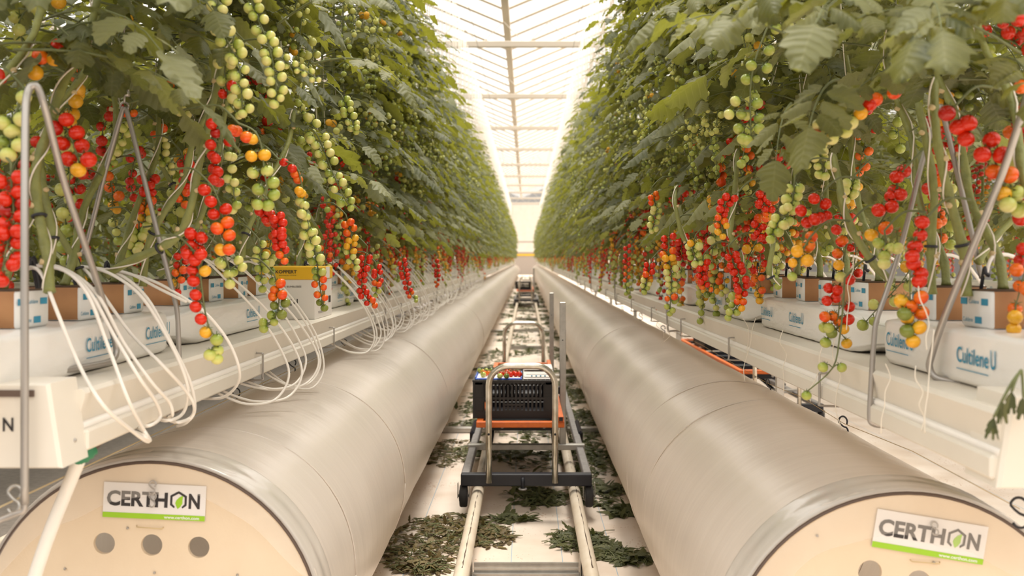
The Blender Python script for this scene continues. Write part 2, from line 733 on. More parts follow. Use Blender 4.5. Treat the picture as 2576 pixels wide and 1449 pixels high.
VZ = 5.2
SPAN = 4.0
VX = [-12.34 + SPAN * i for i in range(7)]
b = MB()
for i in range(6):
    x0, x1 = VX[i], VX[i + 1]
    xm = (x0 + x1) / 2
    b.add([(x0, -2, VZ + .05), (xm, -2, VZ + 0.9), (xm, YEND + 6, VZ + 0.9), (x0, YEND + 6, VZ + .05)], [(0, 1, 2, 3)], 'hazy_glass')
    b.add([(xm, -2, VZ + 0.9), (x1, -2, VZ + .05), (x1, YEND + 6, VZ + .05), (xm, YEND + 6, VZ + 0.9)], [(0, 1, 2, 3)], 'hazy_glass')
struct('ceiling', b, 'hazy white glass roof of the greenhouse')
b = MB()
for i in range(1, 6):
    b.box((VX[i] - 0.06, -2, VZ - 0.06), (VX[i] + 0.06, YEND + 6, VZ + 0.06), 'frame_cream', 0.01)
struct('trim_1', b, 'cream valley gutters of the roof')
b = MB()
for i in range(2, 4):
    x0, x1 = VX[i], VX[i + 1]
    xm = (x0 + x1) / 2
    y = 8.0
    while y < YEND:
        b.tube([(x0, y, VZ + .03), (xm, y, VZ + 0.87)], 0.034, 'frame_cream', 4)
        b.tube([(xm, y, VZ + 0.87), (x1, y, VZ + .03)], 0.034, 'frame_cream', 4)
        y += 1.05
    b.tube([(xm, -2, VZ + 0.88), (xm, YEND + 6, VZ + 0.88)], 0.03, 'frame_cream', 6)
struct('trim_2', b, 'slanting glazing bars of the roof')
b = MB()
for k in range(-1, 11):
    y = 16.2 + 5.2 * k
    b.box((-9, y - 0.04, 4.56), (9, y + 0.04, 4.66), 'frame_cream', 0.008)
    for j in range(24):
        xx = -9 + j * 0.75
        b.tube([(xx, y, 4.6), (xx + 0.375, y, 4.98)], 0.008, 'frame_cream', 4)
        b.tube([(xx + 0.375, y, 4.98), (xx + 0.75, y, 4.6)], 0.008, 'frame_cream', 4)
    for xx in (-4.34, 3.66):
        b.box((xx - 0.05, y - 0.05, 0), (xx + 0.05, y + 0.05, 5.2), 'frame_cream', 0.005)
struct('trim_3', b, 'cream lattice trusses crossing above the aisle')

# thin crop wires above the rows that the strings hang from
for i, xx in enumerate((-0.76, 0.74)):
    b = MB()
    b.tube([(xx, 1, 4.45), (xx, YEND, 4.45)], 0.004, 'wire_steel', 5)
    tag(b.build('crop_wire'), 'steel crop wire under the roof above the ' + ('left' if i == 0 else 'right') + ' tomato row', 'wire')

# ------------------------------------------------------------------ rails and supports
RX = 0.21
for sx, nm in ((-1, 'left'), (1, 'right')):
    b = MB()
    pts = [(sx * RX, -1 + i * 1.0, 0.10 + 0.002 * math.sin(i * 1.3)) for i in range(int(YEND))]
    b.tube(pts, 0.0255, 'white_painted_pipe', 14)
    rl = b.build('heating_pipe_rail')
    rg = random.Random(sx + 9)
    b = MB()
    y = 3.2
    wp, wr = [], []
    while y < 16:
        wp.append((sx * RX + 0.004 + rg.uniform(-.0012, .0012), y, 0.1251))
        wr.append(rg.choice((0.0004, 0.0010, 0.0016, 0.0022)))
        y += rg.uniform(0.01, 0.05)
    b.tube(wp, wr, 'seam_dark', 4)
    b.build('worn_line', rl)
    tag(rl, f'long cream painted pipe rail, {nm} one of the two under the trolley', 'pipe rail')
for sx, xc in ((-1, -1.66), (1, 1.60)):
    for q in (-1, 1):
        b = MB()
        b.tube([(xc + q * RX, 2.5, 0.10), (xc + q * RX, 30, 0.10)], 0.0255, 'white_painted_pipe', 10)
        b.box((xc + q * RX - 0.02, 2.5, 0), (xc + q * RX + 0.02, 2.53, 0.08), 'galvanised')
        tag(b.build('heating_pipe_rail'), 'cream pipe rail, %s of the pair in the next aisle on the %s' % ('left' if q < 0 else 'right', 'left' if sx < 0 else 'right'), 'pipe rail')
r0 = None
ys = [3.5 + 2.9 * k for k in range(20)]
for k, y in enumerate(ys):
    root = empty('rail_support', (0, y, 0), ('galvanised crossbar with two uprights under the rails, nearest one in front of the trolley',
                 'galvanised crossbar carrying the pipe rails beneath the near trolley')[k] if k < 2 else
                 'galvanised crossbar under the pipe rails further down the aisle', 'rail support',
                 'crossbars under the pipe rails')
    if r0 is None:
        b = MB()
        b.box((-0.185, -0.012, 0.004), (0.185, 0.012, 0.012), 'galvanised')
        b.box((-0.185, 0.012, 0.004), (0.185, 0.018, 0.045), 'galvanised')
        b.box((-0.185, -0.016, 0.028), (0.185, -0.010, 0.034), 'galvanised')
        c0 = b.build('crossbar', root, False)
        for sx in (-1, 1):
            b = MB()
            b.box((sx * RX - 0.018, -0.02, 0.0), (sx * RX + 0.018, -0.014, 0.085), 'galvanised')
            b.box((sx * RX - 0.035, -0.03, 0.0), (sx * RX + 0.035, 0.03, 0.006), 'galvanised')
            b.box((sx * (RX - 0.018) - 0.003, -0.02, 0.0), (sx * (RX - 0.018) + 0.003, 0.02, 0.085), 'galvanised')
            b.build('upright', root, False)
        r0 = root
    else:
        for ch in r0.children:
            c = ch.copy()
            COL.objects.link(c)
            c.parent = root
for k in (0, 1, 3, 5):
    y = 6.4 + 2.9 * k
    if y > 20:
        break
    for sx in (-1, 1):
        b = MB()
        b.box((min(sx * 0.26, sx * 0.62), y - 0.03, 0.0), (max(sx * 0.26, sx * 0.62), y + 0.03, 0.035), 'galvanised', 0.004)
        tag(b.build('floor_bracket', None, False), 'galvanised floor bracket reaching under the %s air duct, %s' %
            ('left' if sx < 0 else 'right', ('beside the near trolley', 'just behind the near trolley', 'between the two trolleys', 'far down the aisle')[(0, 1, 3, 5).index(k)]), 'bracket')

# ------------------------------------------------------------------ air ducts with end caps
def duct(cx, cz, Rd, y0, side):
    root = empty('air_duct', (cx, y0, 0), f'long inflated grey beige plastic air duct lying on the floor along the {side} tomato row', 'air duct')
    rg = random.Random(3 if side == 'left' else 4)
    n = 72
    ys_ = [0.0, 0.004, 0.05]
    y = 0.05
    while y < YEND - y0:
        y += 0.12 if y < 8 else 0.5
        ys_.append(y)
    ph = [rg.uniform(0, 6.28) for _ in range(8)]
    rings = []
    for y in ys_:
        ring = []
        for j in range(n):
            a = 2 * PI * j / n
            w = 1 + 0.004 * math.sin(2.3 * y + 3 * a + ph[0]) + 0.0035 * math.sin(5.1 * y + 2 * a + ph[1]) + 0.0025 * math.sin(9.7 * y - 4 * a + ph[2])
            rr = Rd * w
            if y < 0.004:
                rr = Rd * 0.995
            ring.append((rr * math.cos(a), y, max(0.002, cz + rr * math.sin(a))))
        rings.append(ring)
    b = MB()
    b.rings(rings, 'duct_plastic', cap=False)
    b.build('duct_film', root)
    # ring welds where lengths of film are joined
    for y in ((1.15, 1.62, 4.4, 9.0) if side == 'right' else (0.35, 1.3, 3.2, 7.5)):
        b = MB()
        rings_ = []
        for q in range(73):
            a = 2 * PI * q / 72
            yy = y + 0.03 * math.sin(a * 2 + y)
            rings_.append((Rd * 1.002 * math.cos(a), yy, max(0.004, cz + Rd * 1.002 * math.sin(a))))
        b.tube(rings_, 0.0022, 'duct_plastic', 5)
        b.build('ring_weld', root)
    # clear collar and dark strap at the end
    b = MB()
    pr = [(Rd * 1.004, 0.015), (Rd * 1.012, 0.03), (Rd * 1.004, 0.05), (Rd * 1.004, 0.075), (Rd * 1.014, 0.09), (Rd * 1.004, 0.105)]
    b.rings([[(r_ * math.cos(2 * PI * j / 80), y, cz + r_ * math.sin(2 * PI * j / 80)) for j in range(80)] for r_, y in pr], 'clear_band', cap=False)
    b.build('collar_band', root)
    Rc = Rd * 0.965
    b = MB()
    pr = [(Rc, -0.006), (Rc * 1.008, -0.010), (Rc * 1.018, -0.004), (Rc * 1.012, 0.0)]
    b.rings([[(r_ * math.cos(2 * PI * j / 80), y, cz + r_ * math.sin(2 * PI * j / 80)) for j in range(80)] for r_, y in pr], 'seam_dark', cap=False)
    b.build('edge_seam', root)
    b = MB()
    pr = [(Rc * 1.014, -0.003), (Rc * 1.03, -0.008), (Rd * 1.0, 0.002), (Rd * 1.004, 0.016)]
    b.rings([[(r_ * math.cos(2 * PI * j / 80), y, cz + r_ * math.sin(2 * PI * j / 80)) for j in range(80)] for r_, y in pr], 'clear_band', cap=False)
    b.build('edge_lip', root)
    return root, Rc


def sticker(parent, M, w, h):
    """M maps local x right, y up, z toward the viewer; origin at the sticker's lower left corner."""
    b = MB()
    b.stuff(([(0, 0, 0), (w, 0, 0), (w, h, 0), (0, h, 0), (0, 0, 0.001), (w, 0, 0.001), (w, h, 0.001), (0, h, 0.001)],
             [(4, 5, 6, 7), (0, 1, 5, 4), (1, 2, 6, 5), (2, 3, 7, 6), (3, 0, 4, 7)]), M, 'sticker_white')
    z = 0.0016
    b.stuff(([(0, 0, z), (w, 0, z), (w, h * 0.15, z), (0, h * 0.15, z)], [(0, 1, 2, 3)]), M, 'print_green')
    lh = h * 0.40
    y0 = h * 0.36
    T = Matrix.Translation
    put_text(b, 'CERTH', M @ T((w * 0.035, y0, z)), lh, 'print_black', w * 0.595, 0.036)
    put_text(b, 'N', M @ T((w * 0.835, y0, z)), lh, 'print_black', w * 0.11, 0.036)
    # hexagonal O, open at the foot, with a leaf inside
    cx, cy_, ro, ri = w * 0.735, y0 + lh * 0.5, lh * 0.68, lh * 0.50
    pts = []
    for (an) in (-62, -30, 30, 90, 150, 210, 242):
        pts.append(an)
    v, f = [], []
    for an in pts:
        a = math.radians(an)
        ro_ = ro * (0.93 if an in (-62, 242) else 1)
        ri_ = ri * (1.02 if an in (-62, 242) else 1)
        v.append((cx + ro_ * math.cos(a), cy_ + ro_ * math.sin(a), z))
        v.append((cx + ri_ * math.cos(a), cy_ + ri_ * math.sin(a), z))
    for i in range(len(pts) - 1):
        f.append((2 * i + 1, 2 * i, 2 * i + 2, 2 * i + 3))
    b.stuff((v, f), M, 'print_black')
    lf = [(-0.05, -0.55), (0.14, -0.40), (0.30, -0.12), (0.30, 0.15), (0.34, 0.48), (0.05, 0.32), (-0.16, 0.10), (-0.24, -0.12), (-0.16, -0.32)]
    v = [(cx + x * lh * 0.95, cy_ + y * lh * 0.95 - lh * 0.08, z) for x, y in lf]
    b.stuff((v, [tuple(range(len(v)))]), M, 'print_green')
    put_text(b, 'www.certhon.com', M @ T((w * 0.60, h * 0.035, z + 0.0004)), h * 0.085, 'print_white', w * 0.345, 0.02)
    return b.build('label_sticker', parent, False)


def endcap(root, cz, Rc, y0, cx, holes_px, stick_px, ang, w, h):
    """pixel places on the cap plane Y=y0 are turned into local coordinates"""
    hs = []
    for (px, py) in holes_px:
        p = P(px, py, y0)
        hs.append((p.x - cx, p.z - cz, 0.0218))
    vs_, fs = disc_holes(Rc, hs)
    b = MB()
    # 2D (x,y) -> (x, -, z)
    b.add([(v[0], v[2] * 0.8 - 0.001, cz + v[1]) for v in vs_], [f[::-1] for f in fs], 'plywood_cream')
    c = b.build('end_cap', root, False)
    p = P(stick_px[0], stick_px[1], y0)
    o = Vector((p.x - cx, -0.0085, p.z))
    a = math.radians(ang)
    M = frame(o, (math.cos(a), 0, -math.sin(a)), (math.sin(a), 0, math.cos(a)))
    sticker(c, M, w, h)
    return c


LX, LZ, LR, LY = -0.763, 0.362, 0.354, 2.02
dl, Rc = duct(LX, LZ, LR, LY, 'left')
capl = endcap(dl, LZ, Rc, LY, LX, [(265, 1365), (384, 1369), (502, 1375)], (263, 1297), 2.6, 0.207, 0.071)
RXc, RZ, RR, RY = 0.70, 0.352, 0.346, 1.83
dr, Rc2 = duct(RXc, RZ, RR, RY, 'right')
capr = endcap(dr, RZ, Rc2, RY, RXc, [(2186, 1437), (2308, 1462), (2430, 1487)], (2188, 1371), 9.4, 0.206, 0.070)

def skirt(root, cz, Rc, a0, a1, depth, seed):
    rg = random.Random(seed)
    b = MB()
    n = 40
    outer, inner_ = [], []
    for i in range(n + 1):
        t = i / n
        a = math.radians(a0 + (a1 - a0) * t)
        w = depth * math.sin(PI * t) ** 0.7 * (1 + 0.18 * math.sin(9 * t + seed) + 0.06 * math.sin(31 * t))
        outer.append((Rc * math.cos(a), -0.012, cz + Rc * math.sin(a)))
        inner_.append(((Rc - w) * math.cos(a), -0.026 - 0.006 * math.sin(13 * t), cz + (Rc - w) * math.sin(a)))
    mid = [tuple((o_[k] + i_[k]) / 2 + (0.004 * math.sin(q * 1.7) if k == 1 else 0) for k in range(3)) for q, (o_, i_) in enumerate(zip(outer, inner_))]
    b.rings([outer, mid, inner_], 'loose_film', cap=False, closed=False)
    b.build('film_overhang', root)


skirt(dl, LZ, Rc, 20, 172, 0.060, 2)
skirt(dr, RZ, Rc2, 10, 165, 0.075, 5)

# screws and a wire staple on each cap (sub-parts of the cap)
for cap, cz, spots, cx, y0 in ((capl, LZ, [(168, 1428), (392, 1438), (600, 1444), (325, 1326)], LX, LY), (capr, RZ, [(2053, 1345), (2345, 1412)], RXc, RY)):
    for (px, py) in spots:
        p = P(px, py, y0)
        b = MB()
        b.ball((p.x - cx, -0.008, p.z), 0.0028, 'wire_steel', nu=8, nv=5)
        b.build('screw', cap)
for cap, (px, py), cx, y0 in ((capl, (382, 1322), LX, LY), (capr, (2325, 1408), RXc, RY)):
    p = P(px, py, y0)
    b = MB()
    x, z = p.x - cx, p.z
    b.tube([(x - 0.028, -0.006, z + 0.002), (x - 0.027, -0.011, z), (x + 0.024, -0.011, z - 0.004), (x + 0.026, -0.006, z - 0.002)], 0.0011, 'leaf_scar', 5)
    b.build('wire_staple', cap)


def s_hook(name, px, py, Y, size, label, m='wire_steel', r=0.0016, chain=1, group=None):
    o = P(px, py, Y)
    b = MB()
    for k in range(chain):
        pts = []
        zc = -k * size * 0.95
        for i in range(15):
            t = i / 14
            if t < 0.5:
                a = math.radians(-40 + 260 * (t / 0.5))
                pts.append((math.cos(a) * size * 0.27, 0.004 * math.sin(t * 6), zc + size * 0.27 + math.sin(a) * size * 0.27))
            else:
                a = math.radians(90 - 250 * ((t - 0.5) / 0.5))
                pts.append((math.cos(a) * size * 0.24, 0.004 * math.sin(t * 6), zc - size * 0.24 + math.sin(a) * size * 0.24))
        b.tube(catmull(pts, 2), r, m, 6)
    ob = b.build(name, None, True, o)
    tag(ob, label, 'hook', group)
    return ob


s_hook('chain_hook', 383, 1228, LY - 0.016, 0.026, 'small steel chain hook hanging in front of the sign on the left duct end', 'wire_steel', 0.0016, 2)
s_hook('chain_hook', 2352, 1330, RY - 0.016, 0.022, 'small dull wire hook above the sign on the right duct end', 'wire_steel', 0.0014, 1)

# ------------------------------------------------------------------ gutters
def gutter(side, xin, y0, full=True, y1=YEND, label=''):
    """side=-1 left, +1 right; xin = absolute x of the aisle-side lip"""
    sg = side
    xs = lambda d: sg * (xin + d)      # d measured away from the aisle
    root = empty('growing_gutter', (sg * (xin + 0.15), y0, 0), label, 'gutter')
    rx = root.location.x
    b = MB()
    prof = [(0.0, 0.898), (0.006, 0.905), (0.30, 0.905), (0.306, 0.898), (0.30, 0.84), (0.30, 0.81), (0.27, 0.80), (0.24, 0.855), (0.06, 0.855), (0.03, 0.845), (0.014, 0.845)]
    rings = []
    y = 0
    L_ = y1 - y0
    stations = [0, 0.003] + [0.5 * k for k in range(1, int(L_ / 0.5))] + [L_]
    for yy in stations:
        rings.append([(xs(d) - rx, yy, z) for d, z in prof])
    b.rings(rings, 'white_steel')
    b.build('gutter_channel', root, False)
    b = MB()
    b.box((min(xs(-0.004), xs(0.026)) - rx, 0, 0.803), (max(xs(-0.004), xs(0.026)) - rx, L_, 0.838), 'white_steel', 0.004)
    b.build('edge_rail', root, False)
    b = MB()
    b.tube([(xs(0.012) - rx, 0, 0.842), (xs(0.012) - rx, L_, 0.842)], 0.0075, 'tube_white', 8)
    b.build('drip_hose', root)
    if full:
        hy = 2.23 if side > 0 else 2.7
        k = 0
        me = None
        while hy < 26:
            if me is None:
                b = MB()
                x = xs(-0.007) - rx
                b.tube(catmull([(xs(0.03) - rx, 0, 0.862), (x, 0, 0.862), (x - sg * 0.002, 0, 0.855), (x - sg * 0.002, 0, 0.80), (x, 0, 0.790), (xs(0.05) - rx, 0.0, 0.788)], 4), 0.0028, 'wire_steel', 6)
                me = b.mesh('rail_hook')
            link('rail_hook', me, root, (0, hy - y0, 0))
            hy += 1.0
    return root


gl = gutter(-1, 0.725, 1.635, label='white steel growing gutter carrying the left tomato row, with an end box')
gr = gutter(1, 0.667, 1.42, label='white steel growing gutter carrying the right tomato row, with an end box')
g3 = gutter(-1, 2.40, 1.8, False, 22, 'white growing gutter of the next tomato row beyond the left one')
g4 = gutter(1, 2.36, 2.4, False, 22, 'white growing gutter of the next tomato row beyond the right one')

# end boxes with the letter N of the maker's name on the left one
b = MB()
x0 = gl.location.x


def endbox(root, sg, xi, yo, ln):
    b = MB()
    A = [(sg * xi, 0.793), (sg * (xi + 0.020), 0.925), (sg * (xi + 0.30), 0.925), (sg * (xi + 0.312), 0.793)]
    rx, ry = root.location.x, root.location.y
    rr = []
    for (yy, sc) in ((yo, 0.96), (yo + 0.004, 1.0), (yo + ln, 1.0)):
        cx = sg * (xi + 0.156)
        cz = 0.859
        rr.append([((cx + (x - cx) * sc) - rx, yy - ry, cz + (z - cz) * sc) for x, z in A])
    b.rings(rr, 'white_steel')
    return b.build('end_box', root, False)


ebl = endbox(gl, -1, 0.722, 1.545, 0.093)
ebr = endbox(gr, 1, 0.668, 1.41, 0.105)
b = MB()
p = P(3, 1086, 1.545)
# front face letters end in N; the rest of the word runs on to the left of the frame
w = 0.42
M = frame((p.x + 0.0215 - w - gl.location.x, 1.5435 - gl.location.y, P(3, 1084, 1.598).z), (1, 0, 0), (0, 0, 1))
M = frame((P(8, 1084, 1.545).x - gl.location.x, 1.5435 - gl.location.y, P(8, 1084, 1.545).z), (1, 0, 0), (0, 0, 1))
put_text(b, 'N', M, 0.0205, 'print_black', 0.0165, 0.02)
M2 = frame((P(8, 1084, 1.545).x - 0.026 - gl.location.x, 1.5435 - gl.location.y, P(8, 1084, 1.545).z), (1, 0, 0), (0, 0, 1))
put_text(b, 'O', M2, 0.0205, 'print_black', 0.020, 0.02)
b.build('lettering', ebl, False)
# slot with a wire end in the left box and a screw on each box
b = MB()
p = P(40, 990, 1.543)
b.box((p.x - 0.028 - gl.location.x, -0.0935, p.z - 0.005), (p.x + 0.028 - gl.location.x, -0.086, p.z + 0.005), 'seam_dark')
b.build('slot', ebl, False)
for eb, root, (px, py), Y in ((ebl, gl, (181, 1107), 1.60), (ebr, gr, (2455, 1150), 1.49)):
    b = MB()
    sg = -1 if root is gl else 1
    xx = (-0.727 if root is gl else 0.672)
    b.ball((xx - root.location.x, Y - root.location.y, P(px, py, Y).z), 0.0035, 'wire_steel', nu=8, nv=5)
    b.build('screw', eb)

# gutter stands (legs) under the gutters
for sg, xc, nm in ((-1, 1.06, 'left'), (1, 1.0, 'right')):
    for k in range(6):
        y = 4.2 + 2.8 * k
        b = MB()
        x = sg * (xc + 0.06)
        b.box((min(x, x + sg * 0.03), y, 0), (max(x, x + sg * 0.03), y + 0.03, 0.84), 'galvanised')
        b.box((min(x - sg * 0.12, x), y, 0.80), (max(x - sg * 0.12, x), y + 0.03, 0.825), 'galvanised')
        tag(b.build('gutter_post', None, False), f'galvanised post holding up the {nm} gutter behind the air duct', 'post', f'posts under the {nm} gutter')

# ------------------------------------------------------------------ wire hangers
def hanger(root_pts, label, r=0.0058, parts=None, m='wire_steel', ring=None):
    ps = [Vector(p) for p in root_pts]
    o = ps[0]
    root = empty('gutter_hanger', o, label, 'hanger')
    b = MB()
    b.tube(catmull([p - o for p in ps], 4), r, m, 10)
    b.build('bent_rod', root)
    return root


# nearest left one: a long clip hooked over, its legs spread along the row
ap = P(84, 215, 1.58)
h = hanger([P(62, 1268, 1.52), P(62, 1000, 1.52), P(62, 600, 1.53), P(64, 300, 1.56), P(70, 232, 1.575), ap, P(98, 226, 1.585), P(118, 290, 1.60),
            P(165, 470, 1.68), P(235, 680, 1.80), P(275, 810, 1.90), P(290, 862, 1.92), P(292, 890, 1.92), P(278, 908, 1.90), P(230, 920, 1.84),
            P(120, 938, 1.74), P(10, 952, 1.64), P(-80, 965, 1.58)],
           'thick bent steel hanger rod standing straight up past the left end box', 0.0060)
b = MB()
b.tube(catmull([P(62, 1262, 1.52) - ap, P(60, 1285, 1.52) - ap, P(40, 1292, 1.52) - ap, P(-10, 1312, 1.52) - ap, P(-60, 1330, 1.50) - ap], 3), 0.0045, 'wire_steel', 8)
b.build('foot_bend', h, True, h.location * 0 + (ap - h.location))
s_hook('chain_hook', 36, 1258, 1.55, 0.040, 'shiny steel hook beside the foot of the hanger rod at the lower left edge', 'galvanised', 0.0028, 1)
# second left one
rg = P(313, 268, 2.15)
h = hanger([P(205, 640, 2.15), P(222, 600, 2.15), P(265, 430, 2.15), P(305, 288, 2.15), P(313, 275, 2.15), P(322, 290, 2.15), P(360, 440, 2.15), P(400, 600, 2.15),
            P(436, 740, 2.15), P(446, 790, 2.15), P(450, 880, 2.15), P(456, 1010, 2.15), P(450, 1030, 2.15), P(425, 1037, 2.17), P(330, 1040, 2.17)],
           'steel wire hanger spread in a tall upturned V over the left gutter, below a turnbuckle', 0.0052)
b = MB()
o = h.location
cpt = [rg + Vector((math.cos(a) * 0.009, 0.0, math.sin(a) * 0.009)) - o for a in [i * 2 * PI / 14 for i in range(15)]]
b.tube(cpt, 0.0022, 'wire_steel', 6)
b.build('ring', h)
b = MB()
z1 = P(313, 150, 2.15).z
z0_ = P(313, 236, 2.15).z
for dx in (-0.008, 0.008):
    b.tube([Vector((rg.x + dx, 2.15, z0_)) - o, Vector((rg.x + dx, 2.15, z1)) - o], 0.0028, 'galvanised', 6)
b.box(Vector((rg.x - 0.011, 2.143, z0_ - 0.006)) - o, Vector((rg.x + 0.011, 2.157, z0_ + 0.006)) - o, 'galvanised', 0.002)
b.box(Vector((rg.x - 0.011, 2.143, z1 - 0.006)) - o, Vector((rg.x + 0.011, 2.157, z1 + 0.006)) - o, 'galvanised', 0.002)
b.tube([Vector((rg.x, 2.15, rg.z + 0.008)) - o, Vector((rg.x, 2.15, z0_)) - o], 0.0025, 'galvanised', 6)
b.tube([Vector((rg.x, 2.15, z1)) - o, Vector((rg.x, 2.15, 4.5)) - o], 0.0018, 'wire_steel', 5)
b.build('turnbuckle', h)
# nearest right one
hanger([P(2640, 80, 1.55), P(2576, 270, 1.56), P(2520, 440, 1.60), P(2440, 640, 1.66), P(2375, 800, 1.72), P(2345, 890, 1.75), P(2338, 922, 1.76), P(2352, 948, 1.755),
        P(2390, 958, 1.74), P(2480, 975, 1.68), P(2576, 992, 1.62), P(2680, 1010, 1.56)],
       'thick bent steel hanger rod slanting down at the near end of the right gutter', 0.0062)
# second right one
hanger([P(2470, 700, 1.92), P(2443, 580, 1.92), P(2400, 400, 1.92), P(2372, 285, 1.92), P(2366, 268, 1.92), P(2358, 285, 1.92), P(2318, 414, 1.92), P(2273, 596, 1.92),
        P(2235, 720, 1.92), P(2207, 800, 1.92), P(2199, 850, 1.92), P(2190, 990, 1.92), P(2188, 1050, 1.92), P(2196, 1066, 1.92), P(2225, 1072, 1.93), P(2300, 1078, 1.94)],
       'steel wire hanger spread in a tall upturned V over the right gutter', 0.0052)
for sg, xin, ys_ in ((-1, 0.725, (5.0, 7.9, 10.8)), (1, 0.667, (4.6, 7.3, 10.0, 12.7))):
    for i, y in enumerate(ys_):
        x = sg * xin
        c = sg * (xin + 0.15)
        hanger([(c + sg * 0.16, y, 1.0), (c + sg * 0.10, y, 1.2), (c, y, 1.45), (c - sg * 0.11, y, 1.12), (x - sg * 0.012, y, 0.99), (x - sg * 0.012, y, 0.80), (x + sg * 0.02, y, 0.785), (x + sg * 0.2, y, 0.785)],
               'thin steel hanger in front of the %s slabs, %s' % ('left' if sg < 0 else 'right', ('first', 'second', 'third', 'fourth')[i] + ' beyond the two thick ones'), 0.0045)

# ------------------------------------------------------------------ growing slabs and blocks
def slab_mesh(seed, L_, sg, text):
    """origin at slab's near end centre bottom, y along row; sg=side; the aisle side is -sg*x"""
    rg = random.Random(seed)
    b = MB()
    hw, hh = 0.095, 0.094
    st = [(-0.045, 0.02, 0.55), (-0.035, 0.35, 0.45), (-0.005, 0.62, 0.55), (0.04, 0.9, 0.85), (0.08, 1, 1)]
    n = int((L_ - 0.16) / 0.045)
    for i in range(1, n):
        st.append((0.08 + (L_ - 0.16) * i / n, 1, 1))
    st += [(L_ - 0.08, 1, 1), (L_ - 0.04, 0.9, 0.85), (L_ + 0.005, 0.62, 0.55), (L_ + 0.035, 0.35, 0.45), (L_ + 0.045, 0.02, 0.55)]
    rings = []
    m = 28
    for (y, a, h_) in st:
        ring = []
        for j in range(m):
            t = 2 * PI * j / m
            c, s = math.cos(t), math.sin(t)
            e = 0.22
            x = math.copysign(abs(c) ** e, c) * hw * a
            z = math.copysign(abs(s) ** e, s) * hh * 0.5 * h_
            w = 0.0012 if a == 1 else 0.0045
            x += rg.uniform(-w, w) * (1 if abs(c) > 0.5 else 0.3)
            z += rg.uniform(-w, w) * (1 if abs(s) > 0.5 else 0.3)
            ring.append((x, y, max(0.0, z + hh * 0.5)))
        rings.append(ring)
    b.rings(rings, 'slab_film')
    if text:
        xx = -sg * (hw + 0.0025)
        for (yc) in ((0.50, 0.83) if sg > 0 else (0.56, 0.85)):
            w = 0.145
            if sg > 0:      # right row: aisle side faces -x, reading direction is toward the camera
                M = frame((xx, yc + w / 2, 0.040), (0, -1, 0), (0, 0, 1))
            else:
                M = frame((xx, yc - w / 2, 0.040), (0, 1, 0), (0, 0, 1))
            put_text(b, 'Cultilene', M, 0.026, 'print_blue', w * 0.80, 0.01)
            put_text(b, 'U', M @ Matrix.Translation((w * 0.85, 0, 0)), 0.030, 'print_blue', w * 0.12, 0.012)
            b.stuff(([(0, -0.012, 0), (w * 0.8, -0.012, 0), (w * 0.8, -0.0105, 0), (0, -0.0105, 0)], [(0, 1, 2, 3)]), M, 'print_blue')
    return b.mesh('grow_slab')


def block_mesh(seed, sg):
    rg = random.Random(seed)
    b = MB()
    h_ = 0.066
    hx, hy = 0.055, 0.05
    b.box((-hx, -hy, 0), (hx, hy, h_), 'block_film', 0.005)
    # brown bare rockwool on the near face and the top
    e = 0.0008
    b.box((-hx + 0.006, -hy - e, 0.002), (hx - 0.006, -hy + 0.002, h_ - 0.002), 'block_brown')
    b.box((-hx + 0.003, -hy + 0.003, h_ - 0.002), (hx - 0.003, hy - 0.003, h_ + e), 'block_soil')
    xx = -sg * (hx + 0.0006)
    for (row, zz) in enumerate((0.010, 0.042)):
        y = rg.uniform(-0.01, 0.01) - 0.043
        k = 0
        while y < 0.03:
            if sg > 0:
                M = frame((xx, -y, zz), (0, -1, 0), (0, 0, 1))
            else:
                M = frame((xx, y, zz), (0, 1, 0), (0, 0, 1))
            if (k + row) % 2 == 0:
                if y + 0.036 < 0.05:
                    put_text(b, 'Cultilene', M, 0.0075, 'print_blue', 0.033)
                y += 0.040
            else:
                wv = min(0.022, 0.048 - y)
                b.stuff(([(0, -0.002, 0), (wv, -0.002, 0), (wv, 0.0095, 0), (0, 0.0095, 0)], [(0, 1, 2, 3)]), M, 'print_blue')
                y += 0.028
            k += 1
    return b.mesh('rockwool_block')


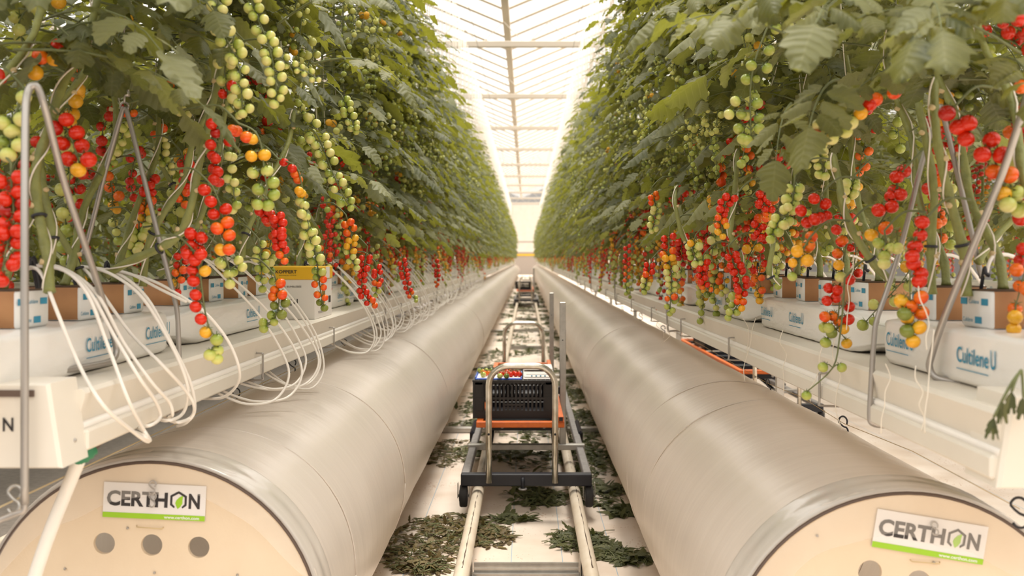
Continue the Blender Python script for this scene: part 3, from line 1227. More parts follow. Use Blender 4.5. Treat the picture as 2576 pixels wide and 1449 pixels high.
SLABX = {-1: -0.915, 1: 0.83}
ORD = ['first', 'second', 'third', 'fourth', 'fifth', 'sixth', 'seventh', 'eighth', 'ninth', 'tenth', 'eleventh', 'twelfth', 'thirteenth', 'fourteenth',
       'fifteenth', 'sixteenth', 'seventeenth', 'eighteenth', 'nineteenth', 'twentieth']
PLANTS = []     # (side, y)
for sg in (-1, 1):
    nm = 'left' if sg < 0 else 'right'
    x = SLABX[sg]
    meshes = [slab_mesh(10 * k + 5 + sg, 0.98, sg, True) for k in range(3)]
    bms = [block_mesh(100 + k, sg) for k in range(4)]
    starts = [1.36, 2.42, 3.82, 4.92] if sg < 0 else [1.12, 2.20, 3.29, 4.44]
    y = starts[-1] + 1.10
    while y < YEND - 1.5:
        starts.append(y)
        y += 1.12
    kb = 0
    for i, y in enumerate(starts):
        me = meshes[i % 3]
        if i < 10:
            lb = f'white plastic wrapped growing slab on the {nm} gutter, {ORD[i]} from the camera'
            gp = f'growing slabs on the {nm} gutter'
        else:
            lb = f'white plastic wrapped growing slab far down the {nm} gutter, too small to read'
            gp = f'far growing slabs on the {nm} gutter'
        o = link('grow_slab', me, None, (x, y, 0.9052))
        tag(o, lb, 'growing slab', gp)
        if sg < 0 and i == 2:
            pass
        nb = 4 if y < 24 else 0
        for k in range(nb):
            yb = y + 0.14 + 0.235 * k
            if sg > 0 and i == 0 and k == 0:
                continue
            lb = (f'rockwool cube with brown near face, {ORD[k]} block along the {ORD[i]} {nm} slab' if i < 10 else
                  f'small rockwool cube far down the {nm} row of slabs')
            o = link('rockwool_block', bms[kb % 4], None, (x + sg * 0.0 + R.uniform(-.008, .008), yb, 0.9995), (0, 0, R.uniform(-.08, .08)))
            tag(o, lb, 'rockwool block', f'rockwool blocks on the {nm} slabs' if i < 10 else f'far rockwool blocks on the {nm} slabs')
            PLANTS.append((sg, yb, i, k))
            kb += 1
# slabs of the outer rows
for sg, xx, y0 in ((-1, -2.56, 1.9), (1, 2.52, 2.5)):
    me = slab_mesh(77, 0.98, sg, True)
    for i in range(14):
        o = link('grow_slab', me, None, (xx, y0 + 1.12 * i, 0.9052))
        tag(o, 'white growing slab glimpsed on the %s neighbouring row behind the plants' % ('left' if sg < 0 else 'right'), 'growing slab',
            'slabs of the neighbouring %s row' % ('left' if sg < 0 else 'right'))

# ------------------------------------------------------------------ bumblebee hive box
hx0, hx1, hy0, hy1, hz = -0.935, -0.742, 3.49, 3.79, 0.9055
root = empty('bumblebee_hive', ((hx0 + hx1) / 2, hy0, hz), 'white cardboard bumblebee hive box with yellow top on the left gutter between two slabs', 'hive box')
ox = root.location.x
b = MB()
b.box((hx0 - ox, 0, 0), (hx1 - ox, 0.3, 0.14), 'hive_card', 0.002)
M = frame((hx0 - ox + 0.06, -0.0008, 0.112), (1, 0, 0), (0, 0, 1))
put_text(b, 'JUST A BUMBLEBEE', M, 0.0065, 'print_black', 0.085)
for k in range(5):
    b.box((hx0 - ox + 0.085 + k * 0.011, -0.0012, 0.048), (hx0 - ox + 0.0885 + k * 0.011, 0, 0.072), 'print_black')
b.box((hx0 - ox + 0.065, -0.0012, 0.094), (hx0 - ox + 0.085, 0, 0.0965), 'print_black')
b.box((hx0 - ox + 0.065, -0.0012, 0.088), (hx0 - ox + 0.080, 0, 0.0905), 'print_black')
M = frame((hx1 - ox + 0.0008, 0.05, 0.118), (0, 1, 0), (0, 0, 1))
put_text(b, 'THE NATURAL WAY', M, 0.006, 'print_black', 0.10)
M = frame((hx1 - ox + 0.0008, 0.05, 0.018), (0, 1, 0), (0, 0, 1))
put_text(b, 'THIS IS NATUPOL', M, 0.009, 'print_black', 0.10)
b.build('box_body', root, False)
# printed bee and bar code on the aisle face
b = MB()
X = hx1 - ox + 0.0012
for (yy, zz, ry, rz_, mm) in ((0.13, 0.075, 0.020, 0.030, 'hive_yellow'), (0.155, 0.075, 0.016, 0.028, 'hive_yellow')):
    v = [(X, yy + ry * math.cos(a), zz + rz_ * math.sin(a)) for a in [i * PI / 8 for i in range(16)]]
    b.add(v, [tuple(range(16))], mm)
    for q in range(3):
        y_ = yy - ry * 0.6 + q * ry * 0.55
        b.add([(X + .0005, y_, zz - rz_ * 0.75), (X + .0005, y_ + ry * 0.25, zz - rz_ * 0.8), (X + .0005, y_ + ry * 0.25, zz + rz_ * 0.8), (X + .0005, y_, zz + rz_ * 0.75)], [(0, 1, 2, 3)], 'print_black')
b.tube([(X, 0.12, 0.10), (X, 0.11, 0.118), (X, 0.14, 0.125)], 0.0012, 'print_black', 4)
for q in range(9):
    y_ = 0.235 + q * 0.0045
    b.box((X - 0.0006, y_, 0.05), (X, y_ + 0.0022, 0.075), 'print_black')
b.build('printed_bee', root, False)
b = MB()
b.box((hx0 - ox - 0.003, -0.003, 0.1402), (hx1 - ox + 0.003, 0.303, 0.186), 'hive_yellow', 0.003)
M = frame((hx0 - ox + 0.055, -0.0045, 0.162), (1, 0, 0), (0, 0, 1))
put_text(b, 'KOPPERT', M, 0.011, 'print_black', 0.075, 0.02)
M = frame((hx0 - ox + 0.068, -0.0045, 0.153), (1, 0, 0), (0, 0, 1))
put_text(b, 'BIOLOGICAL SYSTEMS', M, 0.0035, 'print_black', 0.06)
b.box((hx1 - ox + 0.003, 0.17, 0.142), (hx1 - ox + 0.0048, 0.235, 0.184), 'hive_card')
b.box((hx1 - ox + 0.003, 0.06, 0.150), (hx1 - ox + 0.0048, 0.066, 0.178), 'print_black')
b.box((hx1 - ox + 0.003, 0.045, 0.146), (hx1 - ox + 0.0048, 0.08, 0.150), 'print_black')
b.build('yellow_lid', root, False)

# ------------------------------------------------------------------ drip tubes on the left row
rg = random.Random(11)


def drip_tube(pts, label, group, stake=None, r=0.0034):
    pts = [Vector(p) for p in pts]
    root = empty('drip_tube', pts[0], label, 'tube', group)
    b = MB()
    b.tube(catmull([p - pts[0] for p in pts], 6), r, 'tube_white', 8)
    b.build('hose', root)
    if stake:
        b = MB()
        s0 = Vector(stake) - pts[0]
        b.tube(catmull([s0, Vector((s0.x * 0.3, s0.y * 0.3 + 0.0, 0.012)), Vector((0, 0, 0.004)), Vector((0.006, 0, 0))], 4), [0.0036] * 13, 'tie_black', 6)
        b.build('drip_stake', root)
    return root


near_tubes = [
    # (px,py,Y) lists, from behind the first block over the slab and below the gutter
    [(75, 672, 1.80), (105, 690, 1.74), (150, 800, 1.70), (200, 920, 1.70), (260, 1020, 1.76), (340, 1090, 1.84), (374, 1111, 1.86), (362, 1085, 1.88), (330, 1068, 1.92)],
    [(80, 668, 1.84), (160, 680, 1.80), (220, 740, 1.78), (275, 880, 1.78), (320, 1000, 1.80), (358, 1075, 1.84), (378, 1108, 1.85), (360, 1095, 1.88), (315, 1078, 1.90)],
    [(72, 676, 1.86), (135, 668, 1.84), (215, 720, 1.82), (290, 850, 1.82), (350, 950, 1.84), (392, 1010, 1.87), (403, 1050, 1.90), (370, 1072, 1.94), (330, 1062, 1.98)],
    [(70, 668, 1.90), (150, 672, 1.86), (240, 735, 1.84), (310, 860, 1.86), (380, 960, 1.88), (425, 1010, 1.92), (434, 1042, 1.94), (425, 1050, 1.98)],
    [(170, 670, 2.05), (215, 680, 2.00), (265, 750, 1.96), (330, 840, 1.96), (410, 920, 1.97), (465, 980, 1.99), (488, 1020, 2.02), (480, 1050, 2.05), (440, 1062, 2.08), (400, 1040, 2.12)],
    [(190, 668, 2.05), (270, 685, 2.00), (350, 740, 1.98), (410, 830, 1.98), (455, 920, 1.98), (473, 985, 2.00), (460, 1040, 2.03), (420, 1058, 2.07), (385, 1048, 2.12)],
    [(225, 672, 2.08), (300, 690, 2.04), (370, 750, 2.02), (430, 860, 2.00), (478, 960, 2.02), (490, 1030, 2.04), (470, 1062, 2.07), (445, 1072, 2.1)],
    [(290, 682, 2.20), (380, 705, 2.15), (455, 745, 2.15), (520, 790, 2.16), (575, 860, 2.18), (602, 930, 2.20), (595, 970, 2.24), (560, 1000, 2.28), (505, 1003, 2.32)],
    [(265, 676, 2.20), (330, 690, 2.16), (400, 726, 2.14), (470, 760, 2.14)],
]
for i, pl in enumerate(near_tubes):
    pts = [P(*q) for q in pl]
    for k_ in range(len(pts)):
        if pts[k_].x < -0.705 and pts[k_].z < 0.925 and k_ < len(pts) - 1:
            pts[k_] = P(pl[k_][0], pl[k_][1], 0.70 * F / (VPX - pl[k_][0]))
    drip_tube(pts, f'white drip tube looping over the nearest left slab, {ORD[i]} of the bundle', 'drip tubes over the nearest left slab',
              (pts[0] + Vector((0.01, 0.02, -0.055))))
kk = 0
for (sg, yb, i, k) in PLANTS:
    if sg > 0 or yb < 2.3 or yb > 15:
        continue
    for q in range(2 if yb < 9 else 1):
        y0 = yb + rg.uniform(-0.04, 0.04) - q * 0.05
        if 3.2 < y0 + 0.1 < 3.85:
            continue
        a = rg.uniform(0.0, 0.16)
        out = rg.uniform(0.0, 0.05)
        low = rg.uniform(-0.03, 0.02)
        pts = [(-0.875, y0, 1.095), (-0.845, y0 + 0.04 + a * 0.2, 1.115 + rg.uniform(-.01, .015)), (-0.785, y0 + 0.08 + a * 0.5, 1.06), (-0.725 + out * .3, y0 + 0.12 + a * 0.8, 0.97),
               (-0.675 + out * .5, y0 + 0.14 + a, 0.87), (-0.655 + out * .6, y0 + 0.13 + a, 0.80 + low), (-0.675 + out * .4, y0 + 0.08 + a, 0.745 + low),
               (-0.715, y0 + 0.0 + a * 0.6, 0.748 + low * .5), (-0.765, y0 - 0.05, 0.785)]
        lb = (f'white drip tube from the {ORD[k]} block of {ORD[i]} left slab' + (', nearer loop' if q else ', further loop')) if i < 8 else 'thin white drip tube loop far along the left gutter'
        drip_tube(pts, lb, 'drip tubes looping off the left gutter' if i < 8 else 'far drip tubes along the left gutter', (-0.89, y0 + 0.01, 1.06))
        kk += 1
# short ones glimpsed behind fruit on the right row
for (sg, yb, i, k) in PLANTS:
    if sg < 0 or yb > 7:
        continue
    y0 = yb
    pts = [(0.80, y0, 1.09), (0.83, y0 + 0.03, 1.125), (0.90, y0 + 0.07, 1.11), (0.98, y0 + 0.10, 1.0), (1.0, y0 + 0.1, 0.86)]
    drip_tube(pts, f'drip tube with black stake in the {ORD[k]} block of the {ORD[i]} right slab', 'drip tubes on the right blocks', (0.80, y0 + 0.02, 1.06))

# drain hose with green tape at the near left end
root = empty('drain_hose', P(190, 1165, 1.72), 'cream drain hose hanging from the left gutter end, green tape at its top', 'hose')
o = root.location
b = MB()
b.tube(catmull([P(212, 1128, 1.72) - o, P(198, 1160, 1.72) - o, P(165, 1240, 1.72) - o, P(125, 1340, 1.70) - o, P(88, 1449, 1.69) - o, P(30, 1640, 1.68) - o, P(20, 1900, 1.7) - o, Vector((0.02, 0.02, 0.015 - o.z))], 5), 0.0115, 'tube_white', 14)
b.build('hose', root)
b = MB()
pts = catmull([P(228, 1120, 1.73) - o, P(208, 1140, 1.72) - o, P(192, 1155, 1.72) - o], 4)
b.tube(pts, [0.016, 0.019, 0.0175, 0.019, 0.0165, 0.018, 0.015, 0.0155, 0.014], 'green_tape', 12)
b.build('tape_wrap', root)
b = MB()
b.tube([P(245, 1100, 1.74) - o, P(222, 1126, 1.73) - o], 0.014, 'seam_dark', 12)
b.build('outlet_stub', root)

# ------------------------------------------------------------------ black clips and wires along the ducts
for i, (px, py) in enumerate([(593, 1000), (735, 922), (866, 868), (958, 826), (1015, 790)]):
    Y = abs(0.875 * F / (px - VPX))
    ob = s_hook('film_clip', px, py, Y, 0.050 * (1 if i < 3 else 0.9), f'black wire clip on top of the left air duct, {ORD[i]} from the camera', 'tie_black', 0.0022, 1, 'black clips on the left duct')
    ob.rotation_euler = (0, 0, math.radians(20 * (i % 3) - 20))
for i, (px, py) in enumerate([(2565, 1292), (2122, 1073), (1933, 973), (1668, 830), (1612, 797), (1566, 778)]):
    Y = abs(0.825 * F / (px - VPX))
    ob = s_hook('film_clip', px, py, Y, 0.048, f'dark wire clip on top of the right air duct, {ORD[i]} from the camera', 'tie_black', 0.0024, 1, 'dark clips on the right duct')
    ob.rotation_euler = (0, 0, math.radians(30 * (i % 3) - 10))
b = MB()
pts = []
clips = [(2565, 1280), (2122, 1065), (1933, 965), (1668, 822), (1612, 790)]
for i, (px, py) in enumerate(clips):
    Y = abs(0.825 * F / (px - VPX))
    p = P(px, py, Y)
    pts.append(p)
    if i < len(clips) - 1:
        Y2 = abs(0.825 * F / (clips[i + 1][0] - VPX))
        p2 = P(clips[i + 1][0], clips[i + 1][1], Y2)
        pts.append((p + p2) / 2 + Vector((0, 0, 0.012)))
b.tube(pts, 0.0009, 'leaf_scar', 4)
tag(b.build('clip_wire'), 'thin rusty wire strung from clip to clip along the right air duct', 'wire')
b = MB()
b.tube([(-0.80, 1.2, 0.742), (-0.80, 20, 0.742)], 0.0012, 'leaf_scar', 4)
tag(b.build('clip_wire'), 'thin wire running under the left gutter beside the air duct', 'wire')

# ------------------------------------------------------------------ trolley
def trolley():
    """local origin on the floor, centre of the track, at the front bar"""
    root = empty('harvest_trolley', (0, 4.26, 0), 'low rail trolley with orange platform and steel hoop handles, nearer one of the aisle', 'trolley')
    g = lambda *a: Vector(a)
    b = MB()
    b.box((-0.28, -0.02, 0.147), (0.28, 0.02, 0.200), 'black_steel', 0.004)
    fb = b.build('front_bar', root, False)
    for px in (1229, 1397):
        x = (px - VPX) / F * 4.24
        c = MB()
        c.tube([(x, -0.026, 0.174), (x, -0.018, 0.174)], 0.011, 'galvanised', 14)
        c.tube([(x, -0.030, 0.174), (x, -0.026, 0.174)], 0.006, 'galvanised', 6)
        c.build('bolt', fb, False)
    c = MB()
    c.tube([(-0.015, -0.026, 0.185), (-0.015, -0.026, 0.14)], 0.008, 'black_steel', 10)
    c.tube([(-0.03 + 0.015 * math.cos(a) + 0.015, -0.026 + 0.02 * math.sin(a), 0.138) for a in [i * PI / 6 for i in range(13)]], 0.004, 'grey_steel', 6)
    c.build('coupling', fb)
    b = MB()
    b.box((-0.28, 2.86, 0.147), (0.28, 2.90, 0.200), 'black_steel', 0.004)
    b.build('rear_bar', root, False)
    for sx in (-1, 1):
        b = MB()
        x = sx * 0.262
        b.box((x - 0.018, 0.02, 0.165), (x + 0.018, 2.86, 0.200), 'grey_steel', 0.004)
        b.build('side_rail', root, False)
        b = MB()
        x = sx * 0.285
        b.box((x - 0.012, 0.95, 0.145), (x + 0.012, 1.35, 0.215), 'black_steel', 0.012)
        b.build('wheel_guard', root, False)
    b = MB()
    b.box((-0.285, 0.585, 0.185), (0.285, 0.625, 0.212), 'galvanised', 0.002)
    b.build('cross_member', root, False)
    # scissor legs carrying the platform
    b = MB()
    b.box((-0.195, 0.50, 0.295), (0.155, 0.54, 0.335), 'black_steel', 0.003)
    ub = b.build('lift_beam', root, False)
    for x in (-0.115, 0.085):
        c = MB()
        c.tube([(x, 0.49, 0.318), (x, 0.502, 0.318)], 0.011, 'galvanised', 12)
        c.build('bolt', ub, False)
    for x in (-0.18, 0.14):
        b = MB()
        b.tube([(x, 0.52, 0.305), (x, 2.5, 0.19)], 0.013, 'black_steel', 8)
        b.tube([(x, 0.6, 0.19), (x, 2.6, 0.36)], 0.013, 'black_steel', 8)
        b.build('scissor_arm', root)
    # orange platform frame
    b = MB()
    x0, x1, z0, z1 = -0.222, 0.169, 0.370, 0.397
    b.box((x0, 0.14, z0), (x1, 0.17, z1), 'orange_paint', 0.003)
    b.box((x0, 2.62, z0), (x1, 2.65, z1), 'orange_paint', 0.003)
    b.box((x0, 0.17, z0), (x0 + 0.03, 2.62, z1), 'orange_paint', 0.003)
    b.box((x1 - 0.03, 0.17, z0), (x1, 2.62, z1), 'orange_paint', 0.003)
    for k in range(7):
        y = 0.42 + 0.33 * k
        b.box((x0 + 0.03, y, z0 + 0.004), (x1 - 0.03, y + 0.05, z1 - 0.003), 'black_steel')
    b.box((x0 + 0.02, 0.17, z0 - 0.002), (x1 - 0.02, 1.6, z0 + 0.002), 'black_steel')
    b.box((x1 - 0.028, 0.135, z1 + 0.0), (x1 - 0.004, 2.60, z1 + 0.024), 'orange_paint', 0.002)
    b.box((x1 - 0.024, 0.133, z1 + 0.004), (x1 - 0.008, 0.137, z1 + 0.020), 'black_steel')
    b.build('platform', root, False)
    for y, zt in ((0.0, 0.663), (2.94, 0.65)):
        b = MB()
        xc = (1313 - VPX) / F * 4.24
        hw, rr = 0.141, 0.085
        yb = y if y > 0 else -0.034
        pts = [(xc - hw, yb, 0.165), (xc - hw, yb, 0.4), (xc - hw, yb, zt - rr)]
        for i in range(1, 8):
            a = PI - i * PI / 16
            pts.append((xc - hw + rr + rr * math.cos(a), yb, zt - rr + rr * math.sin(a)))
        pts.append((xc - hw + rr, yb, zt))
        pts.append((xc + hw - rr, yb, zt))
        for i in range(1, 8):
            a = PI / 2 - i * PI / 16
            pts.append((xc + hw - rr + rr * math.cos(a), yb, zt - rr + rr * math.sin(a)))
        pts += [(xc + hw, yb, zt - rr), (xc + hw, yb, 0.4), (xc + hw, yb, 0.165)]
        b.tube(pts, 0.0135, 'chrome_tube', 14)
        ho = b.build('hoop_handle', root)
        for sx in (-1, 1):
            c = MB()
            c.tube([(xc + sx * hw, yb - 0.0150, 0.374), (xc + sx * hw, yb - 0.012, 0.374)], 0.005, 'black_steel', 10)
            c.build('bolt', ho)
    for y in (0.60, 2.74):
        b = MB()
        b.box((0.163, y, 0.19), (0.194, y + 0.03, 0.906 if y < 1 else 0.878), 'galvanised', 0.003)
        ps = b.build('upright_post', root, False)
        c = MB()
        c.tube([(0.178, y - 0.002, 0.72), (0.178, y + 0.002, 0.72)], 0.003, 'black_steel', 8)
        c.build('hole', ps)
    for sx in (-1, 1):
        for y in (0.02, 2.6):
            x = sx * 0.27
            root_w = MB()
            rt = 0.048
            prof = [(0.012, -0.016), (rt - 0.004, -0.016), (rt, -0.011), (rt, 0.011), (rt - 0.004, 0.016), (0.012, 0.016)]
            rings = [[(x + dx, y + r_ * math.cos(2 * PI * j / 28), 0.098 + r_ * math.sin(2 * PI * j / 28)) for j in range(28)] for r_, dx in prof]
            root_w.rings(rings, 'rubber')
            wh = root_w.build('wheel', root)
            c = MB()
            c.tube([(x - 0.019, y, 0.098), (x + 0.019, y, 0.098)], 0.024, 'wheel_grey', 18)
            c.tube([(x - 0.024, y, 0.098), (x + 0.024, y, 0.098)], 0.006, 'galvanised', 8)
            c.build('hub', wh)
            c = MB()
            for dx in (-0.026, 0.023):
                c.box((x + dx, y - 0.014, 0.09), (x + dx + 0.003, y + 0.014, 0.155), 'galvanised')
            c.build('fork', wh, False)
            # small flanged roller running on the pipe
            c = MB()
            xr = sx * 0.21
            prof = [(0.010, -0.03), (0.024, -0.03), (0.016, 0.0), (0.024, 0.03), (0.010, 0.03)]
            rings = [[(xr + dx, y + 0.09 + r_ * math.cos(2 * PI * j / 20), 0.1425 + r_ * math.sin(2 * PI * j / 20)) for j in range(20)] for r_, dx in prof]
            c.rings(rings, 'wheel_grey')
            c.build('rail_roller', root)
    return root


T1 = trolley()
T2 = copy_tree(T1)
T2.location = (0.0, 22.4, 0)
T2['label'] = 'small distant rail trolley with an empty black crate, further one down the aisle'
T3 = copy_tree(T1)
T3.location = (1.60, 6.3, 0)
T3['label'] = 'orange and black rail trolley glimpsed in the next aisle under the right gutter'


def crate():
    root = empty('black_crate', (-0.238, 4.49, 0.3975), 'black slatted plastic crate turned upside down on the near trolley, white scale on top', 'crate')
    Wd, Dp, H_ = 0.365, 0.53, 0.172
    def side(name, w_, M, handle):
        b = MB()
        t = 0.006
        def bx(x0, x1, z0, z1, tt=t):
            v = [(x0, 0, z0), (x1, 0, z0), (x1, tt, z0), (x0, tt, z0), (x0, 0, z1), (x1, 0, z1), (x1, tt, z1), (x0, tt, z1)]
            b.stuff((v, [(0, 3, 2, 1), (4, 5, 6, 7), (0, 1, 5, 4), (1, 2, 6, 5), (2, 3, 7, 6), (3, 0, 4, 7)]), M, 'black_plastic')
        bx(0, w_, 0, 0.032)
        bx(0, w_, H_ - 0.020, H_)
        bx(0, w_, H_ - 0.008, H_, -0.006)
        bx(0, w_, 0.085, 0.095, -0.002)
        bx(0, w_, 0.030, 0.034, -0.003)
        bx(0, 0.045, 0.03, H_ - 0.01)
        bx(w_ - 0.045, w_, 0.03, H_ - 0.01)
        bx(0, 0.006, 0, H_, -0.004)
        bx(w_ - 0.006, w_, 0, H_, -0.004)
        bx(0.04, 0.044, 0, H_, -0.003)
        bx(w_ - 0.044, w_ - 0.04, 0, H_, -0.003)
        n = int((w_ - 0.09) / 0.018)
        for k in range(n + 1):
            x = 0.045 + (w_ - 0.09) * k / n
            bx(x - 0.0045, x + 0.0045, 0.03, H_ - 0.015)
        if handle:
            bx(w_ * 0.36, w_ * 0.64, 0.060, 0.066, -0.003)
            for q in range(4):
                bx(w_ * 0.36, w_ * 0.64, 0.034 + q * 0.007, 0.037 + q * 0.007, -0.001)
        return b.build('side_panel', root, False)
    I = Matrix.Identity(4)
    side('front', Wd, I, True)
    side('back', Wd, Matrix.Translation((Wd, Dp, 0)) @ Matrix.Rotation(PI, 4, 'Z'), True)
    side('l', Dp, Matrix.Translation((0, Dp, 0)) @ Matrix.Rotation(-PI / 2, 4, 'Z'), False)
    side('r', Dp, Matrix.Translation((Wd, 0, 0)) @ Matrix.Rotation(PI / 2, 4, 'Z'), False)
    b = MB()
    n = 18
    for k in range(n + 1):
        x = Wd * k / n
        b.box((max(0, x - 0.002), 0, H_ - 0.006), (min(Wd, x + 0.002), Dp, H_), 'black_plastic')
    for k in range(25):
        y = Dp * k / 24
        b.box((0, max(0, y - 0.002), H_ - 0.006), (Wd, min(Dp, y + 0.002), H_ + 0.0), 'black_plastic')
    b.build('lattice_base', root, False)
    return root


C1 = crate()
C2 = copy_tree(C1)
C2.location = (-0.26, 23.4, 0.3975)
C2.rotation_euler = (0, 0, 0)
C2['label'] = 'dark empty crate on the distant trolley down the aisle'
C3 = copy_tree(C1)
C3.location = (1.42, 7.9, 0.3975)
C3['label'] = 'dark crate on the trolley in the next aisle seen under the right gutter'

# scale
root = empty('weighing_scale', (0.055, 4.56, 0.570), 'white electronic weighing scale on the right half of the upturned crate', 'scale')
b = MB()
b.box((-0.068, -0.04, 0.0), (0.068, 0.20, 0.018), 'white_plastic', 0.006)
b.rings([[(-0.068, -0.045, 0.002), (0.068, -0.045, 0.002), (0.068, -0.02, 0.03), (-0.068, -0.02, 0.03)],
         [(-0.066, 0.19, 0.002), (0.066, 0.19, 0.002), (0.066, 0.19, 0.034), (-0.066, 0.19, 0.034)]], 'white_plastic')
b.build('body', root, False)
b = MB()
for k in range(4):
    x = -0.03 + k * 0.02
    b.ball((x, -0.036, 0.0145), 0.0045, 'print_blue', nu=10, nv=6)
b.build('button_row', root)
b = MB()
b.add([(-0.055, -0.0405, 0.009), (0.05, -0.0405, 0.009), (0.05, -0.029, 0.023), (-0.055, -0.029, 0.023)], [(0, 1, 2, 3)], 'scale_panel')
b.build('display_panel', root, False)
b = MB()
b.box((-0.066, 0.0, 0.038), (0.066, 0.18, 0.046), 'white_plastic', 0.003)
b.box((-0.02, 0.07, 0.028), (0.02, 0.11, 0.04), 'white_plastic')
b.build('weighing_plate', root, False)

# clipboard with paper
root = empty('blue_clipboard', (-0.145, 4.52, 0.570), 'blue clipboard with white paper on the left half of the upturned crate', 'clipboard')
b = MB()
b.box((-0.088, -0.015, 0), (0.125, 0.30, 0.004), 'blue_plastic', 0.001)
b.box((-0.088, -0.015, 0.004), (-0.084, 0.30, 0.012), 'blue_plastic')
b.build('board', root, False)
b = MB()
b.box((-0.08, 0.005, 0.0042), (0.118, 0.29, 0.0058), 'paper')
b.build('paper_sheet', root, False)


# ------------------------------------------------------------------ tomatoes
def calyx(b, top, ax, r, m='calyx_green'):
    q = ax.to_track_quat('Z', 'Y')
    for k in range(5):
        a = 2 * PI * k / 5 + 0.3
        d = q @ Vector((math.cos(a), math.sin(a), 0))
        s = q @ Vector((-math.sin(a), math.cos(a), 0))
        n_ = ax
        p0 = top + n_ * 0.0006
        p1 = top + d * r * 0.55 + n_ * (0.0005)
        p2 = top + d * r * 1.05 + n_ * (r * 0.12)
        w = r * 0.11
        b.add([p0 - s * w * 0.6, p0 + s * w * 0.6, p1 + s * w, p2, p1 - s * w], [(0, 1, 2, 3, 4)], m)
    b.tube([top, top + ax * r * 0.5], r * 0.07, m, 5)


TOM_ME = {}
for k in TC:
    b = MB()
    b.ball((0, 0, 0), 1.0, TNAME[k], nu=18, nv=12, sq=0.92)
    calyx(b, Vector((0, 0, 0.87)), Vector((0, 0, 1)), 1.0)
    TOM_ME[k] = b.mesh('tomato')


def stops(code, t):
    return code[min(len(code) - 1, int(t * len(code)))]


def truss_points(path, n, rg, side_v, r, spread=0.85):
    """path: list of Vectors (rachis). yields (centre, axis, radius, t, node)"""
    L_ = [0]
    for i in range(len(path) - 1):
        L_.append(L_[-1] + (path[i + 1] - path[i]).length)
    tot = L_[-1]
    out = []
    for k in range(n):
        t = min(0.985, max(0.01, (k + 0.5 + rg.uniform(-0.35, 0.35)) / n))
        d = tot * (0.08 + 0.92 * t)
        i = 0
        while i < len(L_) - 2 and L_[i + 1] < d:
            i += 1
        u = (d - L_[i]) / max(1e-6, L_[i + 1] - L_[i])
        p = path[i].lerp(path[i + 1], min(1, u))
        tg = (path[i + 1] - path[i]).normalized()
        s = (side_v - tg * side_v.dot(tg)).normalized()
        w = tg.cross(s)
        sg = 1 if k % 2 == 0 else -1
        rr = r * rg.uniform(0.86, 1.10) * (1.0 - 0.16 * t)
        off = s * sg * rr * spread * rg.uniform(0.7, 1.35) + w * rg.uniform(-0.9, 0.9) * rr + tg * rg.uniform(0.0, 0.9) * rr
        c = p + off
        if k == n - 1:
            c = p + tg * rr * 0.9
        ax = (p - tg * rr * 0.3 - c)
        ax.normalize()
        out.append((c, ax, rr, t, p))
    return out


def truss_mesh(b, path, fr, r0=0.0022):
    pts = path
    n = len(pts)
    b.tube(pts, [r0 * (1 - 0.45 * i / (n - 1)) for i in range(n)], 'truss_stalk', 6)
    for (c, ax, rr, t, p) in fr:
        e = c + ax * rr * 0.9
        b.tube([p, (p + e) / 2 + Vector((0, 0, 0.002)), e], 0.0012, 'truss_stalk', 4, cap=False)


def tom_part(parent, o, c, ax, rr, code):
    q = ax.to_track_quat('Z', 'Y')
    ob = bpy.data.objects.new('tomato', TOM_ME[code])
    COL.objects.link(ob)
    ob.parent = parent
    ob.location = c - o
    ob.rotation_mode = 'QUATERNION'
    ob.rotation_quaternion = q
    ob.scale = (rr, rr, rr)
    return ob


# tomatoes lying on the clipboard (each its own thing)
rg = random.Random(5)
lay = [('R', 0.030, 0.055), ('R', 0.052, 0.045), ('R', 0.074, 0.04), ('R', 0.096, 0.05), ('R', 0.114, 0.045), ('R', 0.04, 0.09), ('R', 0.065, 0.085), ('R', 0.09, 0.09), ('r', 0.11, 0.09),
       ('R', 0.03, 0.13), ('R', 0.055, 0.13), ('r', 0.08, 0.13), ('R', 0.105, 0.135), ('O', -0.045, 0.07), ('O', -0.052, 0.11), ('O', -0.03, 0.10), ('Y', -0.06, 0.15), ('P', -0.052, 0.03),
       ('G', -0.075, 0.19), ('G', -0.045, 0.2), ('g', -0.02, 0.2), ('g', 0.0, 0.19), ('R', -0.01, 0.14), ('R', 0.005, 0.16), ('O', 0.06, 0.18), ('r', 0.035, 0.18), ('R', 0.09, 0.18), ('P', 0.025, -0.008), ('g', 0.055, -0.008)]
names = {'R': 'red', 'r': 'deep red', 'O': 'orange', 'Y': 'amber', 'P': 'pale yellow green', 'G': 'green', 'g': 'dark green'}
for i, (c_, x, y) in enumerate(lay):
    rr = 0.0128 if c_ != 'P' else 0.0135
    on = y > -0.015
    z = 0.570 + (0.0058 if (y > 0.005) else 0.0042) + rr * 0.93
    if y < 0:
        z = 0.570 + 0.004 + rr * 0.93
    o = bpy.data.objects.new('picked_tomato', TOM_ME[c_])
    COL.objects.link(o)
    o.location = (-0.145 + x, 4.52 + y, z)
    o.scale = (rr,) * 3
    o.rotation_euler = (rg.uniform(-0.7, 0.4), rg.uniform(-0.6, 0.6), rg.uniform(0, 6))
    if c_ == 'P' and y < 0:
        lb = 'pale yellow green picked tomato at the front edge of the blue clipboard'
    elif c_ == 'g' and y < 0:
        lb = 'dark green picked tomato at the front edge of the blue clipboard'
    elif c_ == 'P':
        lb = 'pale yellow green picked tomato at the front left corner of the clipboard'
    else:
        row = 'front' if y < 0.07 else ('middle' if y < 0.14 else 'back')
        lb = f'{names[c_]} picked tomato lying in the {row} of the heap on the blue clipboard'
    tag(o, lb, 'tomato', 'tomatoes lying on the blue clipboard' if 'edge' not in lb and 'corner' not in lb else None)
b = MB()
